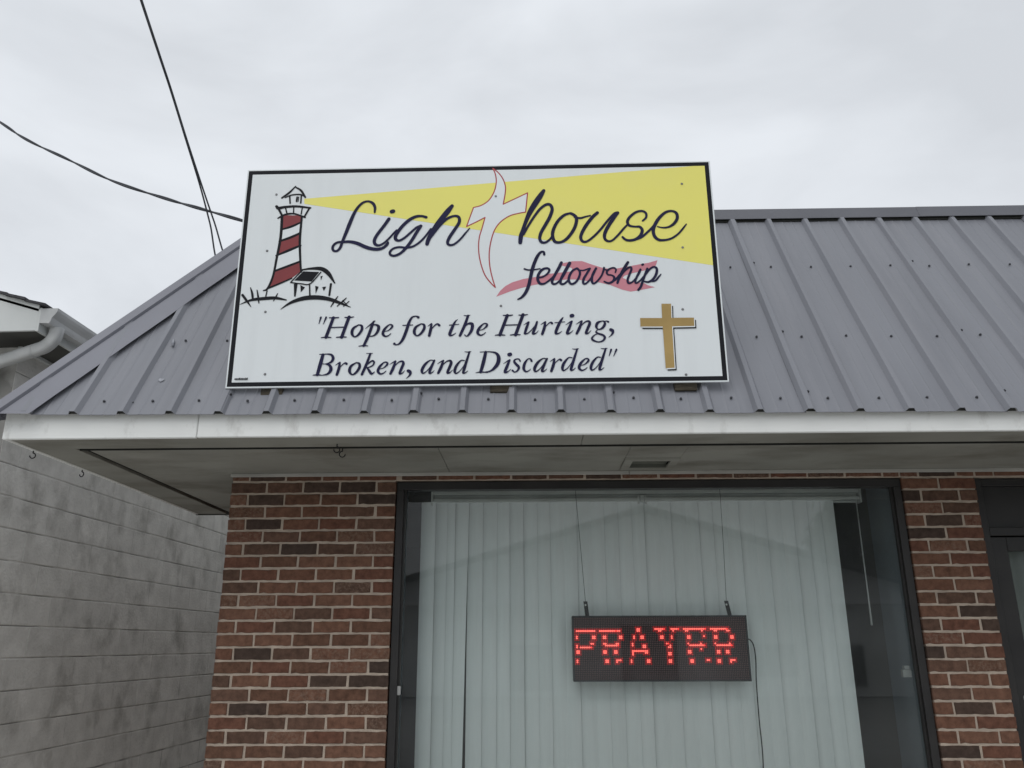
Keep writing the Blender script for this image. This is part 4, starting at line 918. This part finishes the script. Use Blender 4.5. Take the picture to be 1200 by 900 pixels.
for key, name in (('script', 'script_letter'), ('fellow', 'script_letter'), ('slogan_a', 'slogan_letter'), ('slogan_b', 'slogan_letter')):
    for letter in STROKES[key]: ribbons(name, letter, M['vinyl_navy'], sg)
nxt(0.0004)
g = FILLS['gold'][0]
gs = fill('cross_shadow', [[(a + 92, b - 118) for a, b in g]], M['vinyl_black'], sg)
fill('cross_highlight', [[(a + 42, b - 55) for a, b in g]], M['panel'], sg)
fill('gold_cross', FILLS['gold'], M['vinyl_gold'], sg)
# tiny maker's mark, too small to read
bm = bmesh.new(); y = nxt(); rs = random.Random(4); x = 0.042
while x < 0.098:
    wd = rs.uniform(0.004, 0.008); bm.faces.new([bm.verts.new(p) for p in ((x, y, 0.040), (x + wd, y, 0.040), (x + wd, y, 0.048 + rs.uniform(0, .004)), (x, y, 0.048))]); x += wd + 0.0012
obj('maker_mark', bm, M['vinyl_black'], sg)
bm = bmesh.new()
for (x, z) in PANEL_SCREWS: add_disc(bm, (x * U, 0, z * U), (0, -1, 0), 0.0066, 0.004, 10)
obj('panel_screw', bm, M['panel_fixing'], sg)['kind'] = 'stuff'
# posts and wooden blocks carrying it
for x in (0.217, 1.298, 2.157):
    bm = bmesh.new(); add_box(bm, x - 0.052, x + 0.052, 0.0135, 0.055, -0.034, 0.12)
    bmesh.ops.bevel(bm, geom=bm.edges[:], offset=0.003, segments=1, affect='EDGES')
    obj('mounting_block', bm, M['old_wood'], sg)
    bm = bmesh.new(); add_box(bm, x - 0.02, x + 0.02, 0.056, 0.096, -0.02, SHt - 0.06)
    obj('post', bm, M['sign_back'], sg)
    bm = bmesh.new(); add_tube(bm, [(x, 0.09, SHt - 0.12), (x, 0.62, SHt - 0.17)], 0.014, 6)
    obj('brace', bm, M['sign_back'], sg)

# ------------------------------------------------------------------ overhead cables
def wires(name, pts, label, strands, r, ext0, cat='cable'):
    root = empty(name, pts[-1]); tag(root, label, cat)
    P = [Vector(p) for p in pts]
    d0 = (P[0] - P[1]).normalized()
    head = [P[0] + (d0 * t + Vector((0, 0, 0.010 * t * t))) for t in ext0]
    C_ = catmull(head + P, 10)
    for q in range(strands):
        pp = []
        for i, c in enumerate(C_):
            a = i * 0.42 + q * math.pi
            pp.append(c + Vector((math.cos(a), math.cos(a) * .3, math.sin(a))) * r * (0.85 if strands > 1 else 0))
        o = tube('strand', pp, r, M['wire'], root, 6)
        o.matrix_parent_inverse = Matrix.Translation(root.location).inverted()
    return root
MAST_TOP = Vector((-0.241, 0.620, 4.306)); MAST_BASE = Vector((-0.241, 0.620, 3.45))
wires('utility_cable', [(-3.029, 1.700, 5.951), (-2.622, 1.520, 5.638), (-2.119, 1.340, 5.321), (-1.616, 1.160, 5.003), (-1.098, 0.980, 4.738), (-0.694, 0.800, 4.529), (-0.241, 0.620, 4.306)], 'thick twisted cable sagging in from the left and ending behind the sign', 2, 0.0075, (5.0, 2.5, 1.0))
wires('service_cable', [(-0.550, -0.700, 5.034), (-0.521, -0.470, 4.845), (-0.537, -0.240, 4.768), (-0.511, -0.010, 4.569), (-0.483, 0.200, 4.375), (-0.453, 0.360, 4.175), (-0.389, 0.470, 3.891), (-0.201, 0.620, 3.870)], 'steep thin cable whose lower end meets the hip left of its twin', 1, 0.0062, (5.0, 2.5, 1.0))
wires('service_cable', [(-0.544, -0.700, 5.033), (-0.516, -0.470, 4.845), (-0.532, -0.240, 4.768), (-0.505, -0.010, 4.569), (-0.471, 0.200, 4.375), (-0.426, 0.360, 4.187), (-0.328, 0.470, 3.903), (-0.206, 0.620, 3.921)], 'steep thin cable whose lower end meets the hip nearer the sign', 1, 0.0062, (5.0, 2.5, 1.0))
bm = bmesh.new(); add_tube(bm, [MAST_BASE, MAST_TOP], 0.021, 10); add_tube(bm, [MAST_TOP, MAST_TOP + Vector((0, 0, 0.03))], [0.026, 0.012], 10)
obj('service_mast', bm, M['steel'], B, True)

# ------------------------------------------------------------------ neighbouring block building
NA = R(-2.0)
N = empty('block_building', (-1.80, 0.0, 0.0), (0, 0, NA))
tag(N, 'grey painted concrete block building with white gable and gutter across the alley', 'building')
CH, CLn = 0.2032, 0.4064; NY0 = 0.66
ZTOP = 3.42
bm = bmesh.new(); add_box(bm, -0.20, -0.0035, NY0 + 0.003, 16, -0.1, ZTOP + 0.1)
add_box(bm, -7.0, -0.2005, NY0 + 0.003, NY0 + 0.2, -0.1, ZTOP + 0.1)
add_box(bm, -7.0, -6.8, NY0 + 0.21, 16, -0.1, ZTOP + 0.1)
nw = obj('wall', bm, M['block_joint'], N)
def block_mesh(l, seed):
    rnd = random.Random(seed); bm = bmesh.new()
    c = 0.006; h = CH - 0.005; d = 0.05; l += 0.0092
    def lay(x, i): 
        return [bm.verts.new((x + rnd.uniform(-.0008, .0008), yy, zz)) for yy, zz in ((i * .3, i), (l - i * .3, i), (l - i * .3, h - i), (i * .3, h - i))]
    F, E, K = lay(0, c), lay(-0.0022, 0.001), lay(-d, 0.001)
    bm.faces.new(F)
    for a, b in ((F, E), (E, K)):
        for i in range(4): bm.faces.new((a[i], a[(i + 1) % 4], b[(i + 1) % 4], b[i]))
    me = mesh_from(bm, 'block'); me.materials.append(M['block']); return me
fb = [block_mesh(CLn - 0.010, s) for s in range(4)]; hb_ = [block_mesh(CLn / 2 - 0.010, 9 + s) for s in range(2)]
rs = random.Random(8); bmS = bmesh.new()
ZC0 = 2.238 - 10 * CH
for i in range(-1, 17):
    z = ZC0 + i * CH + 0.005
    y = NY0; first = True
    while y < 15.9:
        half = first and (i % 2 == 0)
        l = CLn / 2 if half else CLn
        vis = (y < 6.2 and 0.45 < z)
        if vis:
            link('block', rs.choice(hb_ if half else fb), None, nw, (rs.uniform(-.001, .001), y + 0.005, z))
        else:
            add_box(bmS, -0.05, rs.uniform(-.001, .001), y + .005, y + l - .005, z, z + CH - 0.010)
        y += l; first = False
    x = -0.21
    while x > -6.6:                       # front face, blocks hidden round the corner
        add_box(bmS, x - CLn + .010, x, NY0 - 0.002, NY0 + 0.05, z, z + CH - .010); x -= CLn
tag(obj('block_course', bmS, M['block'], nw), kind='stuff')
# roof: front gable overhang, side eave
YG, XFc, ZFb, PIT = 0.36, 0.295, 3.425, 0.31
W2 = 3.6
def gz(x): return 3.600 + PIT * (XFc - x)
roofn = link('roof', bpy.data.meshes.new('roof'), M['shingle'], N)
bm = bmesh.new()
add_prism(bm, [(XFc, ZFb), (XFc, gz(XFc) - 0.045), (-W2, gz(-W2) - 0.045), (-2 * W2 - XFc, gz(XFc) - 0.045), (-2 * W2 - XFc, ZFb)], 'y', YG, YG + 0.02)
obj('gable_board', bm, M['siding'], roofn)
bm = bmesh.new()
tk = 0.022
add_prism(bm, [(XFc + 0.004, gz(XFc) - 0.030), (XFc + 0.004, gz(XFc) - 0.004), (-W2, gz(-W2) - 0.004), (-W2, gz(-W2) - 0.030)], 'y', YG - 0.008, YG - 0.001)
obj('rake_trim', bm, M['siding'], roofn)
# shingle courses as laid strips
bm = bmesh.new(); n = 30
for s in range(n):
    xa = XFc + 0.055 - s * 0.135; xb = xa - 0.15
    if xb < -W2: break
    za, zb_ = gz(xa) + 0.010, gz(xb) + 0.002
    rr = random.Random(s)
    add_prism(bm, [(xa, za - 0.010), (xa, za + 0.006), (xb, zb_ + 0.004), (xb, zb_ - 0.010)], 'y', YG - 0.035 + rr.uniform(-.008, .008), 16.2)
obj('shingle_course', bm, M['shingle'], roofn)
bm = bmesh.new(); add_prism(bm, [(-W2 + .01, gz(-W2) + 0.012), (-2 * W2 - 0.35, gz(XFc) - 0.0), (-2 * W2 - 0.35, gz(XFc) - 0.03), (-W2 + .01, gz(-W2) - 0.03)], 'y', YG - 0.03, 16.2)
obj('shingle_course', bm, M['shingle'], roofn)
box('soffit', -0.30, XFc, YG + 0.021, 16.0, ZFb + 0.001, ZFb + 0.02, M['dark_soffit'], roofn)
box('soffit', -7.2, -0.3005, YG + 0.021, NY0 + .2, ZFb + 0.001, ZFb + 0.02, M['dark_soffit'], roofn)
box('fascia', XFc - 0.001, XFc + 0.018, YG + 0.0005, 16.0, ZFb - 0.004, gz(XFc) - 0.02, M['siding'], roofn)
box('soffit_trim', 0.0, 0.03, NY0 - 0.02, 16.0, ZFb - 0.024, ZFb, M['siding'], roofn, 0.002)
bm = bmesh.new()
x = 0.0
gp = [(XFc + 0.0185, 3.475), (XFc + 0.085, 3.470), (XFc + 0.092, 3.485), (XFc + 0.098, 3.51), (XFc + 0.118, 3.535), (XFc + 0.128, 3.552), (XFc + 0.130, 3.572), (XFc + 0.120, 3.573), (XFc + 0.116, 3.556), (XFc + 0.106, 3.54), (XFc + 0.086, 3.514), (XFc + 0.080, 3.480), (XFc + 0.0245, 3.482), (XFc + 0.0245, 3.572), (XFc + 0.0185, 3.572)]
add_prism(bm, gp, 'y', YG, 16.0)
gut = obj('gutter', bm, M['gutter'], roofn)
bm = bmesh.new()
add_prism(bm, [(XFc + 0.0185, 3.4745)] + [(p[0], p[1]) for p in gp[1:7]] + [(XFc + 0.0185, 3.573)], 'y', YG - 0.003, YG - 0.0002)
obj('end_cap', bm, M['gutter'], gut)
rp_ = [Vector(p) for p in ((0.375, 0.455, 3.474), (0.372, 0.458, 3.44), (0.355, 0.462, 3.395), (0.30, 0.475, 3.355), (0.22, 0.49, 3.335), (0.05, 0.525, 3.300), (-0.09, 0.555, 3.270), (-0.15, 0.57, 3.24), (-0.18, 0.58, 3.18), (-0.18, 0.58, 3.0), (-0.18, 0.58, 0.1))]
def spout(pts, nm):
    P = catmull([tuple(p) for p in pts], 6)
    bm = bmesh.new(); rings = []
    for i, p in enumerate(P):
        d = (P[min(i + 1, len(P) - 1)] - P[max(i - 1, 0)]).normalized()
        s = Vector((0, 1, 0)); s = (s - d * s.dot(d)).normalized(); u = s.cross(d).normalized()
        ring = []
        for k in range(16):
            a = 2 * math.pi * k / 16
            ca, sa = math.cos(a), math.sin(a)
            f = (abs(ca) ** 4 + abs(sa) ** 4) ** -0.25
            ring.append(bm.verts.new(p + s * (0.033 * ca * f) + u * (0.040 * sa * f)))
        rings.append(ring)
    for a, b in zip(rings, rings[1:]):
        for k in range(16): bm.faces.new((a[k], a[(k + 1) % 16], b[(k + 1) % 16], b[k]))
    bm.faces.new(rings[0]); bm.faces.new(rings[-1])
    o = obj(nm, bm, M['gutter'], gut, True); return o
spout(rp_[:5], 'elbow'); spout([rp_[4] + Vector((.006, -.001, .001))] + rp_[5:8], 'downspout'); spout(rp_[7:], 'downspout')

# ------------------------------------------------------------------ across the street (seen only mirrored in the glass)
H = empty('gabled_hall', (5.5, -24.0, 0))
tag(H, 'pale gabled hall across the street, mirrored in the display window', 'building')
bm = bmesh.new(); e = 8.6; ap = 5.85; ev = ap - e * 0.29
add_prism(bm, [(-e, -0.1), (e, -0.1), (e, ev), (0, ap), (-e, ev)], 'y', 0.0, -14.0)
obj('wall', bm, M['far_siding'], H)
bm = bmesh.new()
for s in (-1, 1):
    add_prism(bm, [(0, ap + 0.02), (s * (e + 0.5), ev - 0.13), (s * (e + 0.5), ev + 0.04), (0, ap + 0.19)], 'y', 0.55, -14.4)
obj('roof', bm, M['far_roof'], H)
box('canopy', -e, e, 0.01, 1.3, 2.72, 2.86, M['far_siding'], H)
for (x, z0, z1, w_) in ((-3.9, 0.1, 1.5, 1.4), (4.1, 0.5, 1.5, 1.3), (6.6, 0.2, 1.45, 0.7), (0.0, 0.0, 2.1, 1.8)):
    f = box('window', x - w_ / 2 - .06, x + w_ / 2 + .06, 0.005, 0.05, z0 - .06, z1 + .06, M['siding'], H)
    f2 = box('pane', x - w_ / 2, x + w_ / 2, 0.02, 0.055, z0, z1, M['far_window'], H); f2.parent = f
def tree(x, y, h, cr_, seed, label):
    rnd = random.Random(seed); t = empty('broadleaf_tree', (x, y, -0.15)); tag(t, label, 'tree', 'trees across the street')
    bm = bmesh.new(); add_tube(bm, [(0, 0, 0), (0.05, 0.02, h * .3), (-0.05, 0.05, h * .62)], [0.28, 0.2, 0.1], 8)
    for k in range(6):
        a = k * 1.05 + seed; z = h * (0.36 + 0.05 * k)
        add_tube(bm, [(0, 0, z), (math.cos(a) * cr_ * .4, math.sin(a) * cr_ * .4, z + h * .12), (math.cos(a) * cr_ * .75, math.sin(a) * cr_ * .75, z + h * .2)], [0.09, 0.06, 0.02], 5)
    obj('trunk', bm, M['bark'], t)
    bm = bmesh.new()
    for c in range(70):
        a = rnd.uniform(0, 6.28); u = rnd.uniform(-1, 1); q = cr_ * rnd.uniform(0.35, 0.95)
        cc = Vector((math.cos(a) * q * math.sqrt(1 - u * u), math.sin(a) * q * math.sqrt(1 - u * u), h * .68 + u * h * .3))
        for l in range(110):
            p = cc + Vector([rnd.gauss(0, 0.36 * cr_ / 2.4) for _ in range(3)])
            n_ = Vector([rnd.uniform(-1, 1) for _ in range(3)]).normalized(); u_ = n_.orthogonal().normalized(); v_ = n_.cross(u_)
            s = rnd.uniform(0.13, 0.24)
            bm.faces.new([bm.verts.new(p + u_ * s * 1.4), bm.verts.new(p + v_ * s * .6), bm.verts.new(p - u_ * s * 1.4), bm.verts.new(p - v_ * s * .6)])
    obj('crown', bm, M['leaf'], t)
tree(16.0, -31.0, 7.6, 2.5, 1, 'tall leafy tree right of the gabled hall in the mirrored street')
tree(19.5, -27.0, 5.6, 2.2, 2, 'shorter leafy tree farthest right in the mirrored street')
tree(-9.0, -33.0, 7.0, 2.6, 3, 'leafy tree left of the gabled hall in the mirrored street')

bpy.context.view_layer.update()
